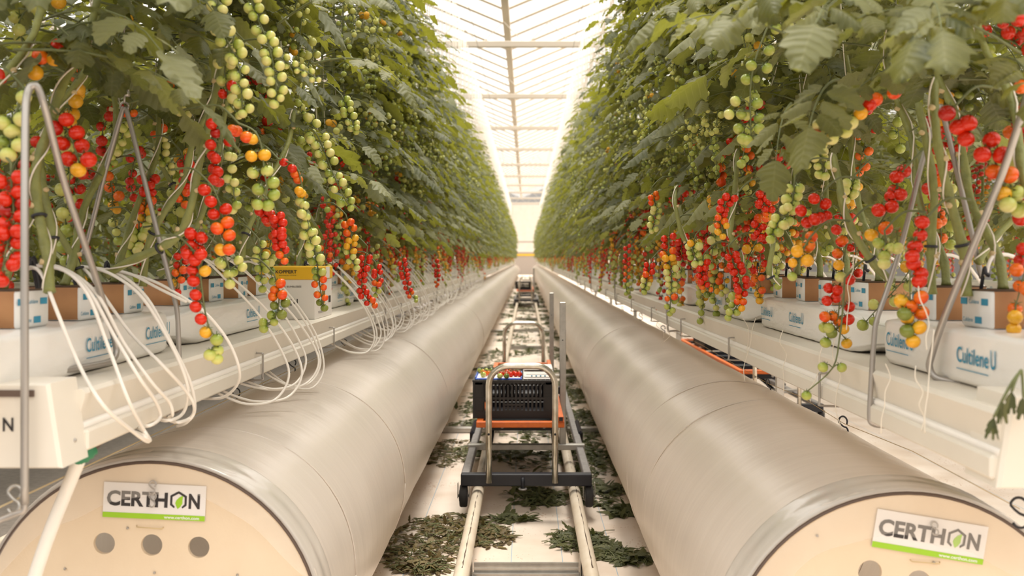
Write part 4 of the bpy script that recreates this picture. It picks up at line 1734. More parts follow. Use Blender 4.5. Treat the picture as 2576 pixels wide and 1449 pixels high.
for k in range(16):
    x = rg.uniform(-0.06, 0.11)
    y = rg.uniform(0.05, 0.2)
    p0 = Vector((-0.145 + x, 4.52 + y, 0.570 + 0.030))
    b.tube(catmull([p0, p0 + Vector((rg.uniform(-.03, .03), rg.uniform(-.02, .02), 0.006)), p0 + Vector((rg.uniform(-.05, .05), rg.uniform(-.03, .03), 0.0))], 3), 0.0012, 'truss_stalk', 4)
tag(b.build('truss_stalks'), 'thin green stalks tangled on top of the picked tomatoes', 'stalks', kind='stuff')

# ------------------------------------------------------------------ foliage
def leaflet(b, base, d, n, L_, W_, rg, ns=12, mname='tomato_leaf', curl=0.6):
    d = d.normalized()
    n = (n - d * n.dot(d))
    if n.length < 1e-4:
        n = d.orthogonal()
    n.normalize()
    s = d.cross(n)
    step = L_ / ns
    p = Vector(base)
    vs_, uv = [], []
    fold = rg.uniform(-0.25, 0.6)
    ph_ = rg.random()
    tw_ = rg.uniform(-0.5, 0.5)
    kk = curl * rg.uniform(0.3, 1.5)
    dd = d.copy()
    for i in range(ns + 1):
        t = i / ns
        w = W_ * 2.2 * (t + 0.01) ** 0.5 * (1 - t * 0.98) ** 0.85 * (1 + 0.16 * math.sin(2 * PI * (t * 3.0 + ph_)))
        if i % 2 == 0 and 0 < i < ns:
            w *= 0.84
        if i == 0:
            w = W_ * 0.12
        if i == ns:
            w = 0.0008
        nn = s.cross(dd)
        nn = nn if nn.dot(n) > 0 else -nn
        rip = rg.uniform(-0.16, 0.16) * W_
        fw = step * 0.55 if i % 2 == 1 else 0.0
        for u in (-1, -0.5, 0, 0.5, 1):
            hgt = -fold * abs(u) * w + tw_ * t * u * w + (rip if abs(u) == 1 else 0) + (0.10 * w if abs(u) == 0.5 else 0)
            vs_.append(p + s * (u * w) + nn * hgt + dd * (fw * (abs(u) ** 2)))
            uv.append((u, t + 0.001))
        dd = (dd + Vector((0, 0, -1)) * kk / ns * 0.9).normalized()
        p = p + dd * step
    f = []
    for i in range(ns):
        for j in range(4):
            a = i * 5 + j
            f.append((a, a + 1, a + 6, a + 5))
    b.add(vs_, f, mname, uv)


def small_leaflet(b, base, d, n, L_, W_, rg, mname='tomato_leaf', curl=0.7):
    d = d.normalized()
    n = (n - d * n.dot(d))
    if n.length < 1e-4:
        n = d.orthogonal()
    n.normalize()
    s = d.cross(n)
    ws = (0.15, 0.9, 0.62, 0.75, 0.35, 0.02)
    p = Vector(base)
    vs_, uv = [], []
    dd = d.copy()
    kk = curl * rg.uniform(0.3, 1.4)
    fold = rg.uniform(-0.1, 0.4)
    for i, w in enumerate(ws):
        w = w * W_
        nn = s.cross(dd)
        nn = nn if nn.dot(n) > 0 else -nn
        for u in (-1, 0, 1):
            vs_.append(p + s * (u * w) - nn * (fold * abs(u) * w))
            uv.append((u, i / 5 + 0.001))
        dd = (dd + Vector((0, 0, -1)) * kk / 5).normalized()
        p = p + dd * (L_ / 5)
    f = []
    for i in range(5):
        for j in range(2):
            a = i * 3 + j
            f.append((a, a + 1, a + 4, a + 3))
    b.add(vs_, f, mname, uv)


def comp_leaf(b, base, az, L_, rg, hi=True, elev=None, size=1.0):
    """one pinnate tomato leaf: stalk arching out and down, five to nine leaflets"""
    el = rg.uniform(-0.1, 0.5) if elev is None else elev
    d = Vector((math.cos(az) * math.cos(el), math.sin(az) * math.cos(el), math.sin(el)))
    pts = [Vector(base)]
    n = 6
    droop = rg.uniform(0.9, 1.7)
    for i in range(n):
        pts.append(pts[-1] + d * (L_ / n))
        d = (d + Vector((0, 0, -1)) * droop / n * (0.4 + i / n)).normalized()
    b.tube(pts, [0.0028 * (1 - 0.11 * i) for i in range(n + 1)], 'truss_stalk', 4 if not hi else 5, cap=False)
    fn = leaflet if hi else small_leaflet
    for (i, f_) in ((2, 0.72), (3, 1.0), (4, 0.92), (5, 0.72)):
        if i == 2 and rg.random() < 0.35:
            continue
        t = (pts[i + 1] - pts[i]).normalized()
        up = Vector((0, 0, 1))
        s = t.cross(up)
        if s.length < 0.05:
            s = Vector((math.sin(az), -math.cos(az), 0))
        s.normalize()
        for sg in (-1, 1):
            dd = t * rg.uniform(0.35, 0.8) + s * sg + Vector((0, 0, rg.uniform(-0.5, 0.15)))
            l_ = 0.082 * f_ * size * rg.uniform(0.8, 1.2)
            nrm = up * 1.0 + t * 0.3 + Vector((rg.uniform(-.4, .4), rg.uniform(-.4, .4), 0))
            fn(b, pts[i] + dd.normalized() * 0.012, dd, nrm, l_, l_ * rg.uniform(0.30, 0.40), rg)
    t = (pts[-1] - pts[-2]).normalized()
    l_ = 0.098 * size * rg.uniform(0.8, 1.15)
    fn(b, pts[-1], t, Vector((0, 0, 1)) + Vector((rg.uniform(-.4, .4), rg.uniform(-.4, .4), 0)), l_, l_ * 0.40, rg)


def flower_spray(b, c, rg):
    for k in range(4):
        p = c + Vector((rg.uniform(-.03, .03), rg.uniform(-.03, .03), rg.uniform(-.03, .03)))
        for q in range(5):
            a = q * 2 * PI / 5
            d = Vector((math.cos(a), math.sin(a), -0.5)) * 0.011
            s = Vector((-math.sin(a), math.cos(a), 0)) * 0.0028
            b.add([p, p + d * 0.5 + s, p + d, p + d * 0.5 - s], [(0, 1, 2, 3)], 'flower_yellow')
        b.tube([p + Vector((0, 0, 0.02)), p], 0.001, 'truss_stalk', 4, cap=False)


def foliage_mesh(seed, zlo, zhi, nleaf, hi, yspan, ctrs, Lr=(0.26, 0.42)):
    rg = random.Random(seed)
    b = MB()
    for k in range(nleaf):
        t = (k + rg.random()) / nleaf
        z = zlo + (zhi - zlo) * t
        cy = rg.choice(ctrs)
        az = rg.uniform(0, 2 * PI)
        # favour leaves reaching into the aisles
        if rg.random() < 0.55:
            az = rg.choice((0, PI)) + rg.uniform(-0.8, 0.8)
        top = t > 0.85
        L_ = rg.uniform(*Lr) * (0.7 if top else 1.0)
        comp_leaf(b, (rg.uniform(-.03, .03), cy + rg.uniform(-yspan, yspan), z), az, L_, rg, hi, elev=(rg.uniform(0.3, 0.9) if top else None), size=rg.uniform(0.85, 1.2) * (0.75 if top else 1))
    for k in range(3):
        flower_spray(b, Vector((rg.uniform(-.2, .2), rg.choice(ctrs), rg.uniform(zlo + 0.5 * (zhi - zlo), zhi))), rg)
    return b.mesh('foliage')


FOL_HI = [foliage_mesh(20 + k, 0.38, 1.78 + 0.08 * (k % 3), 48, True, 0.08, [0.28]) for k in range(4)]
FOL_MID = [foliage_mesh(30 + k, 0.20, 1.74 + 0.08 * (k % 3), 56, True, 0.09, [0.28]) for k in range(4)]
FOL_LO = [foliage_mesh(40 + k, 0.16, 1.76 + 0.05 * k, 165, False, 0.16, [-0.35, 0.0, 0.35]) for k in range(3)]

# stems
def stem_mesh(seed):
    rg = random.Random(seed)
    pts = catmull([(0, 0, 0), (0.005, 0.03, 0.06), (rg.uniform(-.04, .04), 0.12, 0.16), (rg.uniform(-.06, .06), 0.22, 0.32), (rg.uniform(-.05, .05), 0.29, 0.50),
                   (rg.uniform(-.03, .03), 0.30, 0.8), (0.0, 0.30, 1.2), (0.0, 0.30, 1.75)], 5)
    n = len(pts)
    b = MB()
    b.tube(pts, [0.0085 * (1 - 0.55 * i / n) + (0.0018 if i % 4 == 0 else 0) for i in range(n)], 'stem_green', 9)
    for i in range(5, 20, 4):
        d = Vector((rg.choice((-1, 1)), rg.uniform(-.4, .4), 0.2)).normalized()
        b.tube([pts[i], pts[i] + d * 0.014], [0.004, 0.0048], 'leaf_scar', 7)
    # curling white string wound round the stem
    st = []
    for i, p in enumerate(pts):
        a = i * 0.75
        st.append(p + Vector((math.cos(a), math.sin(a), 0)) * 0.0105)
    return b, st


STEMS = []
for k in range(5):
    b, st = stem_mesh(60 + k)
    me = b.mesh('stem')
    b2 = MB()
    b2.tube(st[4:], 0.0016, 'twine_white', 5)
    e = st[-1]
    b2.tube([e, (0.0, 0.30, 2.2), (0.0, 0.30, 3.38)], 0.0022, 'twine_white', 4)
    STEMS.append((me, b2.mesh('support_twine')))
b = MB()
b.tube(catmull([(0, -.35, 0), (0.02, -.3, 0.3), (0, -.3, 1.7)], 4), 0.008, 'stem_green', 6)
b.tube(catmull([(0, 0, 0), (-0.02, 0.05, 0.3), (0, 0, 1.7)], 4), 0.008, 'stem_green', 6)
b.tube(catmull([(0, .35, 0), (0.02, .4, 0.3), (0, .35, 1.7)], 4), 0.008, 'stem_green', 6)
STEM_FAR = b.mesh('stem')
b = MB()
for q in (-.3, -.1, 0.15, .35):
    b.tube([(0, q, 1.5), (0, q, 3.38)], 0.005, 'twine_white', 4)
TWINE_FAR = b.mesh('support_twine')

# generic trusses -------------------------------------------------
CODES = ['RRRRRROYP', 'RRRROOYPG', 'rRRRRROOY', 'RROOYYPPG', 'OYYPPPPGG', 'YPPPPPGGG', 'PPPPPGGGg', 'RRRRRRRRO']


def gen_path(rg, L_, reach):
    p = [Vector((0, 0, 0)), Vector((reach * 0.4, 0, 0.015)), Vector((reach * 0.8, 0, -0.01)), Vector((reach, 0, -0.05))]
    x = reach
    z = -0.05
    y = 0
    vy = rg.uniform(-0.012, 0.012)
    while -z < L_:
        z -= 0.05
        vy += rg.uniform(-0.010, 0.010)
        x += rg.uniform(-0.014, 0.010)
        y += vy
        p.append(Vector((x, y, z)))
    return catmull(p, 2)


GEN = {}
for ci, code in enumerate(CODES):
    for v in range(2):
        rg = random.Random(200 + ci * 10 + v)
        L_ = rg.uniform(0.26, 0.40)
        path = gen_path(rg, L_, rg.uniform(0.07, 0.13))
        n = int(L_ / 0.0185)
        fr = truss_points(path, n, rg, Vector((0, 1, 0)), 0.0158, 1.0)
        fr = [(c, ax, rr * (1 if ci < 6 else 0.82), t, p) for c, ax, rr, t, p in fr]
        b = MB()
        truss_mesh(b, path, fr)
        stalk = b.mesh('fruit_truss')
        b = MB()
        truss_mesh(b, path, fr)
        for (c, ax, rr, t, p) in fr:
            b.ball(c, rr, TNAME[stops(code, t)] + '_plain', ax, nu=10, nv=7)
            calyx(b, c + ax * rr * 0.88, ax, rr)
        merged = b.mesh('fruit_truss')
        b = MB()
        b.tube(path[::3] + [path[-1]], 0.003, 'truss_stalk', 4, cap=False)
        for (c, ax, rr, t, p) in fr:
            b.ball(c, rr * 1.05, TNAME[stops(code, t)] + '_plain', ax, nu=7, nv=5)
        low = b.mesh('fruit_truss')
        GEN[(ci, v)] = (stalk, merged, low, fr, code)


def add_truss(root, rg, ci, loc, yaw, mode, sc=1.0):
    st, merged, low, fr, code = GEN[(ci, rg.randrange(2))]
    if mode == 'full':
        o = link('fruit_truss', st, root, loc, (0, 0, yaw), sc)
        for (c, ax, rr, t, p) in fr:
            tom_part(o, Vector((0, 0, 0)), c, ax, rr, stops(code, t))
    else:
        o = link('fruit_truss', merged if mode == 'mid' else low, root, loc, (0, 0, yaw), sc)
    return o


ROOTS = []
rg = random.Random(99)
n_side = {-1: 0, 1: 0}
for (sg, yb, i, k) in PLANTS:
    if yb > 7.0:
        continue
    nm = 'left' if sg < 0 else 'right'
    x = SLABX[sg]
    root = empty('tomato_plant', (x, yb, 1.0665), f'tomato vine rooted in the {ORD[k]} block of the {ORD[i]} slab on the {nm}', 'tomato plant', f'tomato vines of the near {nm} row')
    ROOTS.append((sg, yb, root))
    ys_ = rg.choice((1, 1, 1, -1)) if yb > 2.6 else 1
    s_me, t_me = rg.choice(STEMS)
    link('stem', s_me, root, (0, 0, 0), None, (1, ys_, 1))
    link('support_twine', t_me, root, (0, 0, 0), None, (1, ys_, 1))
    fo = link('foliage', rg.choice(FOL_HI if yb < 2.5 else FOL_MID), root, (0, 0, 0), None, (rg.choice((-1, 1)), ys_, 1.0 + rg.uniform(-.03, .06)))
    inner = -sg
    # low ripe fruit then greener fruit higher up; placed about the stem
    for q in ((4, 6) if (sg < 0 and 2.6 < yb < 3.6) else (range(7) if yb > 2.9 else (0, 4, 6))):
        if q < 3:
            zz, ci = rg.uniform(0.16, 0.34), rg.choice((0, 1, 2, 7, 3))
        elif q < 5:
            zz, ci = rg.uniform(0.32, 0.56), rg.choice((3, 4, 5, 1, 0))
        else:
            zz, ci = rg.uniform(0.55, 0.95), rg.choice((5, 6, 6))
        aisle = (rg.random() < 0.68) and yb > 2.5
        yaw = (0 if (inner if aisle else -inner) > 0 else PI) + rg.uniform(-0.9, 0.9)
        mode = 'full' if (aisle and 1.9 < yb < 4.2 and q in (0, 3)) else 'mid'
        add_truss(root, rg, ci, (rg.uniform(-.03, .03) + (inner * 0.05 if aisle else 0), ys_ * rg.uniform(0.12, 0.32), zz), yaw, mode, rg.uniform(0.8, 1.05))
    if yb > 2.3:
        for q in range(3):
            add_truss(root, rg, rg.choice((6, 6, 5)), (inner * rg.uniform(0.12, 0.22), ys_ * rg.uniform(0.1, 0.4), rg.uniform(0.5, 1.3)), (0 if inner > 0 else PI) + rg.uniform(-0.6, 0.6), 'mid', rg.uniform(0.7, 0.95))
# far plants, one per slab width
for sg in (-1, 1):
    nm = 'left' if sg < 0 else 'right'
    x = SLABX[sg]
    y = 7.4
    k = 0
    while y < YEND - 0.5:
        far = y > 18
        root = empty('tomato_plant', (x, y, 1.0665), (f'leafy tomato vine in the far stretch of the {nm} row' if far else f'leafy tomato vine in the middle stretch of the {nm} row, {ORD[min(k, 19)]} past the near plants'),
                     'tomato plant', f'tomato vines of the {"far" if far else "middle"} {nm} row')
        link('stem', STEM_FAR, root)
        link('support_twine', TWINE_FAR, root)
        link('foliage', rg.choice(FOL_LO), root, (0, 0, 0), (0, 0, rg.choice((0, PI))), (1, 1, 1 + rg.uniform(-.04, .08)))
        nt = 15 if y < 14 else (10 if y < 30 else 5)
        for q in range(nt):
            if q % 5 < 3:
                zz, ci = rg.uniform(0.12, 0.34), rg.choice((0, 1, 2, 7, 3, 4))
            elif q % 5 < 4:
                zz, ci = rg.uniform(0.28, 0.55), rg.choice((3, 4, 5))
            else:
                zz, ci = rg.uniform(0.5, 1.0), rg.choice((6, 6, 6))
            yaw = (0 if -sg > 0 else PI) + rg.uniform(-0.9, 0.9)
            if rg.random() < 0.2:
                yaw += PI
            if q % 5 == 4:
                zz = rg.uniform(0.5, 1.3)
            add_truss(root, rg, ci, (-sg * (rg.uniform(0.0, 0.10) if q % 5 < 4 else rg.uniform(0.15, 0.25)), rg.uniform(-.5, .5), zz), yaw, 'low', rg.uniform(0.8, 1.1))
        y += 1.05 if y < 30 else 1.15
        k += 1
# neighbouring rows behind
for sg, xx, ya, yz in ((-1, -2.56, 2.4, 20), (1, 2.52, 3.4, 17), (-1, -4.3, 3.6, 22), (-1, -6.0, 6.0, 20), (1, 4.3, 7.0, 18)):
    y = ya
    while y < yz:
        root = empty('tomato_plant', (xx, y, 1.0665), 'leafy tomato vine of a neighbouring row glimpsed behind the %s row' % ('left' if sg < 0 else 'right'), 'tomato plant',
                     'vines of the neighbouring %s rows' % ('left' if sg < 0 else 'right'))
        link('stem', STEM_FAR, root)
        link('foliage', rg.choice(FOL_LO), root, (0, 0, -0.30 if sg < 0 else -0.02), (0, 0, rg.choice((0, PI))), (1.15, 1, 1.15))
        for q in range(8):
            add_truss(root, rg, rg.choice((0, 1, 2, 3, 4, 7)), (rg.uniform(-.1, .1), rg.uniform(-.5, .5), rg.uniform(0.1, 0.6)), rg.uniform(0, 6.28), 'low', rg.uniform(0.8, 1.1))
        y += 1.0


# ------------------------------------------------------------------ hero stems and trusses, at their own depth
def root_for(sg, Y):
    c = [r for r in ROOTS if r[0] == sg]
    return min(c, key=lambda r: abs(r[1] + 0.2 - Y))[2]


def hero_truss(path_px, Y, n, code, dia=None, spread=0.85, dy=0.0, stem_from=None):
    """path in pixels at depth Y, n fruits, colour code from top to bottom"""
    path = [P(px, py, Y + dy * i / max(1, len(path_px) - 1)) for i, (px, py) in enumerate(path_px)]
    rg = random.Random(int(path_px[0][0] * 7 + path_px[0][1]))
    sg = -1 if path_px[0][0] < VPX else 1
    root = root_for(sg, Y)
    path = catmull(path, 4)
    r = (dia / 2) / F * Y if dia else 0.0155
    fr = truss_points(path, n, rg, Vector((1, 0, 0)), r, spread)
    o = path[0]
    b = MB()
    pl = list(path)
    # peduncle back to the vine
    back = o + Vector((sg * 0.09, 0.03, 0.035))
    pl = catmull([back, o + Vector((sg * 0.04, 0.01, 0.035)), o], 4)[:-1] + pl
    truss_mesh(b, [p - o for p in pl], [(c - o, ax, rr, t, p - o) for c, ax, rr, t, p in fr], 0.0024)
    tr = b.build('fruit_truss', root, True, o - root.location)
    for (c, ax, rr, t, p) in fr:
        tom_part(tr, o, c, ax, rr, stops(code, t))
    return tr


def hero_cluster(pts, Y, dia, path_px=None):
    """explicit fruits: (px,py,code)"""
    sg = -1 if pts[0][0] < VPX else 1
    root = root_for(sg, Y)
    rg = random.Random(int(pts[0][0]))
    pts = sorted(pts, key=lambda q: q[1])
    mid = [P(px, py, Y) for px, py, c in pts]
    path = [P(*pp, Y) for pp in path_px] if path_px else [mid[0], mid[-1]]
    path = catmull(path, 4)
    o = path[0]
    b = MB()
    pl = catmull([o + Vector((sg * 0.09, 0.03, 0.035)), o + Vector((sg * 0.04, 0.01, 0.035)), o], 4)[:-1] + path
    fr = []
    r = dia / 2 / F * Y
    for (px, py, c_) in pts:
        c = P(px, py, Y + rg.uniform(-0.012, 0.012))
        p = min(path, key=lambda q: (q - c).length + (0.3 if q.z < c.z - 0.01 else 0))
        ax = (p + Vector((0, 0, 0.01)) - c)
        ax = (ax.normalized() + Vector((0, 0, 0.6))).normalized() if ax.length > 1e-5 else Vector((0, 0, 1))
        fr.append((c, ax, r * rg.uniform(0.94, 1.05), 0, p, c_))
    truss_mesh(b, [p - o for p in pl], [(c - o, ax, rr, t, p - o) for c, ax, rr, t, p, q in fr], 0.0024)
    tr = b.build('fruit_truss', root, True, o - root.location)
    for (c, ax, rr, t, p, q) in fr:
        tom_part(tr, o, c, ax, rr, q)


# left side
hero_cluster([(150, 117, 'R'), (101, 143, 'O'), (137, 148, 'Y'), (87, 182, 'Y')], 1.78, 42, [(190, 110), (140, 130), (120, 165)])
hero_cluster([(167, 301, 'R'), (193, 334, 'R'), (157, 361, 'R'), (205, 367, 'R'), (138, 322, 'r'), (173, 400, 'R'), (223, 402, 'R'), (197, 428, 'Y')], 1.76, 40, [(150, 290), (180, 350), (200, 410)])
hero_truss([(28, 410), (30, 480), (35, 560), (15, 630), (5, 700)], 1.60, 17, 'RRrRRRRR', 42, 1.0)
hero_truss([(-10, 470), (-2, 540), (0, 620)], 1.65, 9, 'RRRRR', 40, 0.9)
hero_cluster([(30, 330, 'P'), (55, 300, 'P'), (10, 360, 'G'), (48, 365, 'P'), (20, 390, 'P'), (60, 245, 'P'), (8, 310, 'P'), (50, 345, 'P')], 1.62, 40, [(60, 220), (40, 290), (25, 370)])
hero_truss([(545, -40), (555, 60), (575, 110), (600, 160), (608, 230), (610, 285)], 1.95, 20, 'PGPGPPPPP', 31, 1.0)
hero_truss([(625, -30), (650, 50), (675, 110), (690, 180), (695, 240), (688, 262)], 2.0, 20, 'PGPPPPPPPP', 28, 1.0)
hero_truss([(700, 140), (735, 165), (770, 180), (800, 200)], 2.05, 9, 'PPPPP', 18, 0.9)
hero_truss([(590, 90), (565, 180), (580, 260), (600, 290)], 2.05, 11, 'PPPRPP', 29, 0.9)
hero_cluster([(532, 312, 'R'), (583, 327, 'O'), (577, 355, 'R'), (543, 335, 'r'), (530, 364, 'R'), (535, 392, 'R'), (542, 399, 'R'), (538, 425, 'R'), (547, 432, 'R'), (538, 452, 'R'), (550, 458, 'R'), (595, 330, 'O')],
             1.98, 30, [(560, 315), (555, 340), (560, 390), (550, 450)])
hero_cluster([(514, 478, 'R'), (530, 507, 'R'), (538, 539, 'R'), (546, 575, 'O'), (568, 526, 'R'), (572, 560, 'O'), (577, 592, 'O'), (480, 588, 'R'), (507, 598, 'R'), (556, 628, 'Y'), (576, 628, 'O'), (500, 625, 'R'), (482, 618, 'R')],
             1.90, 33, [(535, 470), (555, 520), (565, 580), (575, 640)])
hero_cluster([(485, 680, 'R'), (487, 707, 'R'), (492, 742, 'R'), (492, 772, 'R'), (505, 803, 'R'), (505, 640, 'R'), (490, 655, 'R'), (518, 836, 'Y'), (545, 855, 'G'), (547, 882, 'P'), (528, 893, 'P'), (546, 903, 'P'), (516, 682, 'Y'), (470, 640, 'R')],
             1.88, 32, [(495, 640), (505, 700), (512, 760), (525, 820), (550, 860)])
hero_cluster([(635, 350, 'Y'), (632, 393, 'Y'), (665, 390, 'Y'), (636, 435, 'P'), (672, 430, 'P'), (650, 477, 'G'), (687, 460, 'G'), (689, 490, 'G'), (648, 515, 'G'), (674, 517, 'G'), (620, 345, 'O')],
             1.92, 32, [(600, 310), (640, 330), (658, 370), (665, 430), (672, 480), (662, 505)])
hero_cluster([(556, 665, 'P'), (575, 690, 'P'), (586, 685, 'G'), (578, 715, 'P'), (553, 660, 'P'), (600, 655, 'P'), (610, 672, 'P')], 2.0, 27, [(560, 630), (575, 670), (580, 700)])
hero_cluster([(714, 408, 'R'), (735, 424, 'R'), (743, 438, 'O'), (750, 452, 'O'), (752, 480, 'Y'), (758, 487, 'Y'), (755, 508, 'P'), (766, 517, 'P'), (759, 538, 'P'), (770, 546, 'P'), (769, 566, 'P'), (765, 592, 'P'), (785, 585, 'P'), (795, 605, 'P'), (778, 620, 'P')],
             2.25, 25, [(700, 400), (745, 420), (762, 480), (775, 560), (785, 610)])
hero_cluster([(585, 395, 'P'), (576, 393, 'P'), (584, 425, 'P'), (573, 450, 'P'), (590, 459, 'P'), (578, 475, 'P'), (593, 483, 'P'), (596, 516, 'G'), (585, 528, 'P')], 2.15, 24, [(575, 370), (580, 430), (590, 500)])
hero_truss([(690, 520), (702, 570), (704, 610), (714, 650)], 2.2, 13, 'RRRRRO', 26, 0.8)
hero_truss([(655, 505), (672, 545), (685, 560)], 2.25, 8, 'RRRR', 25, 0.8)
hero_truss([(735, 300), (790, 330), (815, 380), (835, 430), (862, 490), (880, 520)], 2.55, 20, 'PPPPPGPPGG', 25, 1.3)
hero_truss([(860, 240), (880, 290), (895, 330)], 2.75, 12, 'GGGPG', 20, 1.0)
hero_truss([(690, 690), (702, 740), (695, 790), (665, 825)], 2.30, 11, 'OOOgggGGG', 27, 1.0)
hero_truss([(650, 600), (655, 640), (658, 690), (660, 720)], 2.35, 10, 'PPGGG', 24, 0.9)
hero_truss([(770, 560), (790, 620), (800, 680), (806, 730), (815, 770)], 2.55, 19, 'PPPPGGGOOOg', 23, 0.9)
hero_truss([(870, 540), (885, 600), (880, 640), (895, 670)], 3.0, 14, 'OOYYPP', 20, 0.85)
hero_truss([(925, 620), (915, 680), (910, 720), (922, 750), (942, 768)], 3.3, 18, 'RRRRRRRO', 18, 0.9)
hero_truss([(945, 660), (950, 700), (945, 740)], 3.4, 10, 'RRROGG', 17, 0.9)
hero_truss([(1010, 640), (1018, 690), (1030, 735), (1045, 755)], 4.4, 18, 'RRRRRROG', 14, 0.9)
hero_truss([(1095, 650), (1100, 690), (1098, 720)], 6.0, 12, 'RRRRO', 11, 0.9)
hero_truss([(375, 430), (372, 480), (365, 530), (368, 560)], 2.35, 14, 'RRROOYP', 26, 1.0)
hero_truss([(350, 560), (345, 610), (330, 650)], 2.35, 9, 'GPPG', 25, 0.9)
hero_truss([(335, 255), (320, 300), (305, 350), (285, 400), (270, 420)], 2.3, 12, 'OPPPPPG', 25, 0.5)
hero_truss([(425, 185), (445, 220), (450, 260), (470, 300)], 2.4, 12, 'OPPPPP', 24, 0.9)
hero_truss([(395, 310), (405, 350), (410, 400), (430, 430)], 2.5, 12, 'OPPGP', 23, 0.9)
hero_truss([(455, 380), (470, 430), (460, 480), (465, 510)], 2.3, 11, 'RRROO', 25, 0.9)
hero_truss([(450, 610), (455, 660), (450, 700), (440, 740)], 2.2, 10, 'RRROOYR', 24, 0.8)
# right side
hero_cluster([(2382, 285, 'r'), (2435, 310, 'R'), (2410, 320, 'R'), (2430, 350, 'R'), (2494, 352, 'R'), (2471, 389, 'R'), (2520, 390, 'R'), (2500, 432, 'O'), (2540, 440, 'O'), (2522, 487, 'Y'), (2556, 487, 'P'), (2535, 515, 'P'), (2565, 528, 'P')],
             1.62, 44, [(2400, 270), (2460, 320), (2500, 400), (2540, 500)])
hero_cluster([(2273, 430, 'R'), (2256, 445, 'R'), (2250, 480, 'R'), (2242, 495, 'R'), (2265, 490, 'R'), (2210, 529, 'R'), (2243, 520, 'R'), (2192, 591, 'Y'), (2228, 574, 'O')], 1.90, 37, [(2300, 400), (2265, 440), (2250, 500), (2215, 560)])
hero_cluster([(2240, 625, 'P'), (2258, 625, 'P'), (2224, 663, 'P'), (2225, 645, 'G'), (2210, 612, 'G')], 1.85, 32, [(2225, 580), (2230, 620), (2228, 650)])
hero_cluster([(2320, 559, 'R'), (2315, 592, 'R'), (2302, 621, 'R'), (2298, 664, 'R'), (2316, 690, 'R'), (2313, 707, 'R'), (2317, 748, 'O'), (2318, 787, 'O'), (2313, 824, 'Y'), (2297, 859, 'Y'), (2268, 758, 'Y'), (2282, 800, 'Y'), (2275, 790, 'g'), (2282, 833, 'g'), (2290, 770, 'O'), (2295, 645, 'R')],
             1.72, 38, [(2330, 550), (2305, 600), (2290, 680), (2290, 760), (2292, 840)])
hero_cluster([(2076, 513, 'R'), (2048, 500, 'R'), (2062, 548, 'R'), (2050, 552, 'R'), (2078, 545, 'R'), (2041, 596, 'O'), (2030, 624, 'Y'), (2031, 656, 'Y'), (2030, 560, 'R'), (2015, 530, 'R')], 1.98, 32, [(2065, 490), (2055, 540), (2030, 610)])
hero_cluster([(2104, 578, 'R'), (2120, 605, 'O'), (2116, 608, 'R'), (2107, 638, 'O'), (2110, 667, 'Y'), (2115, 697, 'P'), (2137, 704, 'R'), (2085, 725, 'R'), (2107, 730, 'R'), (2080, 757, 'R'), (2102, 750, 'R'), (2137, 772, 'R'), (2135, 804, 'R'),
              (2075, 797, 'O'), (2095, 795, 'O'), (2085, 826, 'G'), (2073, 824, 'G'), (2092, 838, 'g'), (2077, 862, 'G'), (2130, 864, 'Y'), (2123, 828, 'Y'), (2110, 808, 'O')],
             2.05, 29, [(2140, 560), (2125, 640), (2115, 700), (2112, 760), (2105, 830)])
hero_cluster([(2070, 924, 'G'), (2118, 925, 'G'), (2029, 995, 'G')], 2.0, 26, [(2125, 700), (2120, 780), (2112, 850), (2095, 925), (2030, 985)])
hero_cluster([(2202, 250, 'O'), (2188, 262, 'R'), (2165, 285, 'Y'), (2141, 309, 'P'), (2128, 332, 'P'), (2092, 348, 'P'), (2060, 315, 'P'), (2250, 232, 'O'), (2055, 345, 'R')], 1.75, 36, [(2230, 235), (2170, 270), (2120, 320)])
hero_cluster([(1953, 73, 'G'), (1984, 68, 'P'), (1935, 127, 'G'), (1890, 165, 'G'), (1930, 172, 'G'), (1878, 200, 'G'), (1850, 255, 'P'), (1834, 288, 'P'), (1865, 288, 'G'), (1905, 260, 'G'), (1910, 298, 'G'), (1858, 324, 'G'), (1910, 324, 'G'), (1868, 350, 'G'), (1880, 353, 'G'), (1910, 350, 'G')],
             2.05, 29, [(1930, 70), (1900, 150), (1888, 220), (1888, 300), (1890, 345)])
hero_truss([(2000, 440), (1995, 490), (1985, 530), (1960, 560), (1940, 600)], 2.1, 15, 'PPPPPPGG', 29, 1.0)
hero_truss([(2035, 600), (2010, 650), (1995, 690)], 1.95, 5, 'OYYG', 32, 0.8)
hero_truss([(1890, 495), (1915, 505), (1935, 530), (1930, 545)], 2.6, 9, 'RRRRO', 22, 0.8)
hero_truss([(1855, 485), (1825, 510), (1815, 545), (1818, 590)], 2.6, 13, 'RRRROOYY', 22, 0.9)
hero_truss([(1920, 560), (1900, 580), (1925, 590)], 2.7, 7, 'RRRR', 21, 0.9)
hero_truss([(1832, 620), (1845, 660), (1862, 700), (1865, 750), (1835, 795)], 2.7, 21, 'RRRRRRROYGG', 22, 1.0)
hero_truss([(1770, 640), (1765, 690), (1775, 720), (1790, 740)], 2.9, 13, 'RRRRROg', 20, 0.95)
hero_truss([(1750, 590), (1742, 630), (1760, 660)], 2.9, 11, 'YPPPGP', 22, 1.0)
hero_truss([(1685, 570), (1682, 640), (1690, 700), (1688, 740), (1685, 785)], 3.1, 24, 'RROYYPPPPOGG', 20, 1.0)
hero_truss([(1640, 650), (1630, 690), (1622, 730)], 3.4, 14, 'RROYPG', 17, 0.9)
hero_truss([(1720, 570), (1715, 620), (1718, 660)], 3.2, 14, 'rRRrRr', 18, 1.0)
hero_truss([(1640, 470), (1650, 530), (1640, 580)], 3.4, 14, 'OOPPPPP', 18, 1.0)
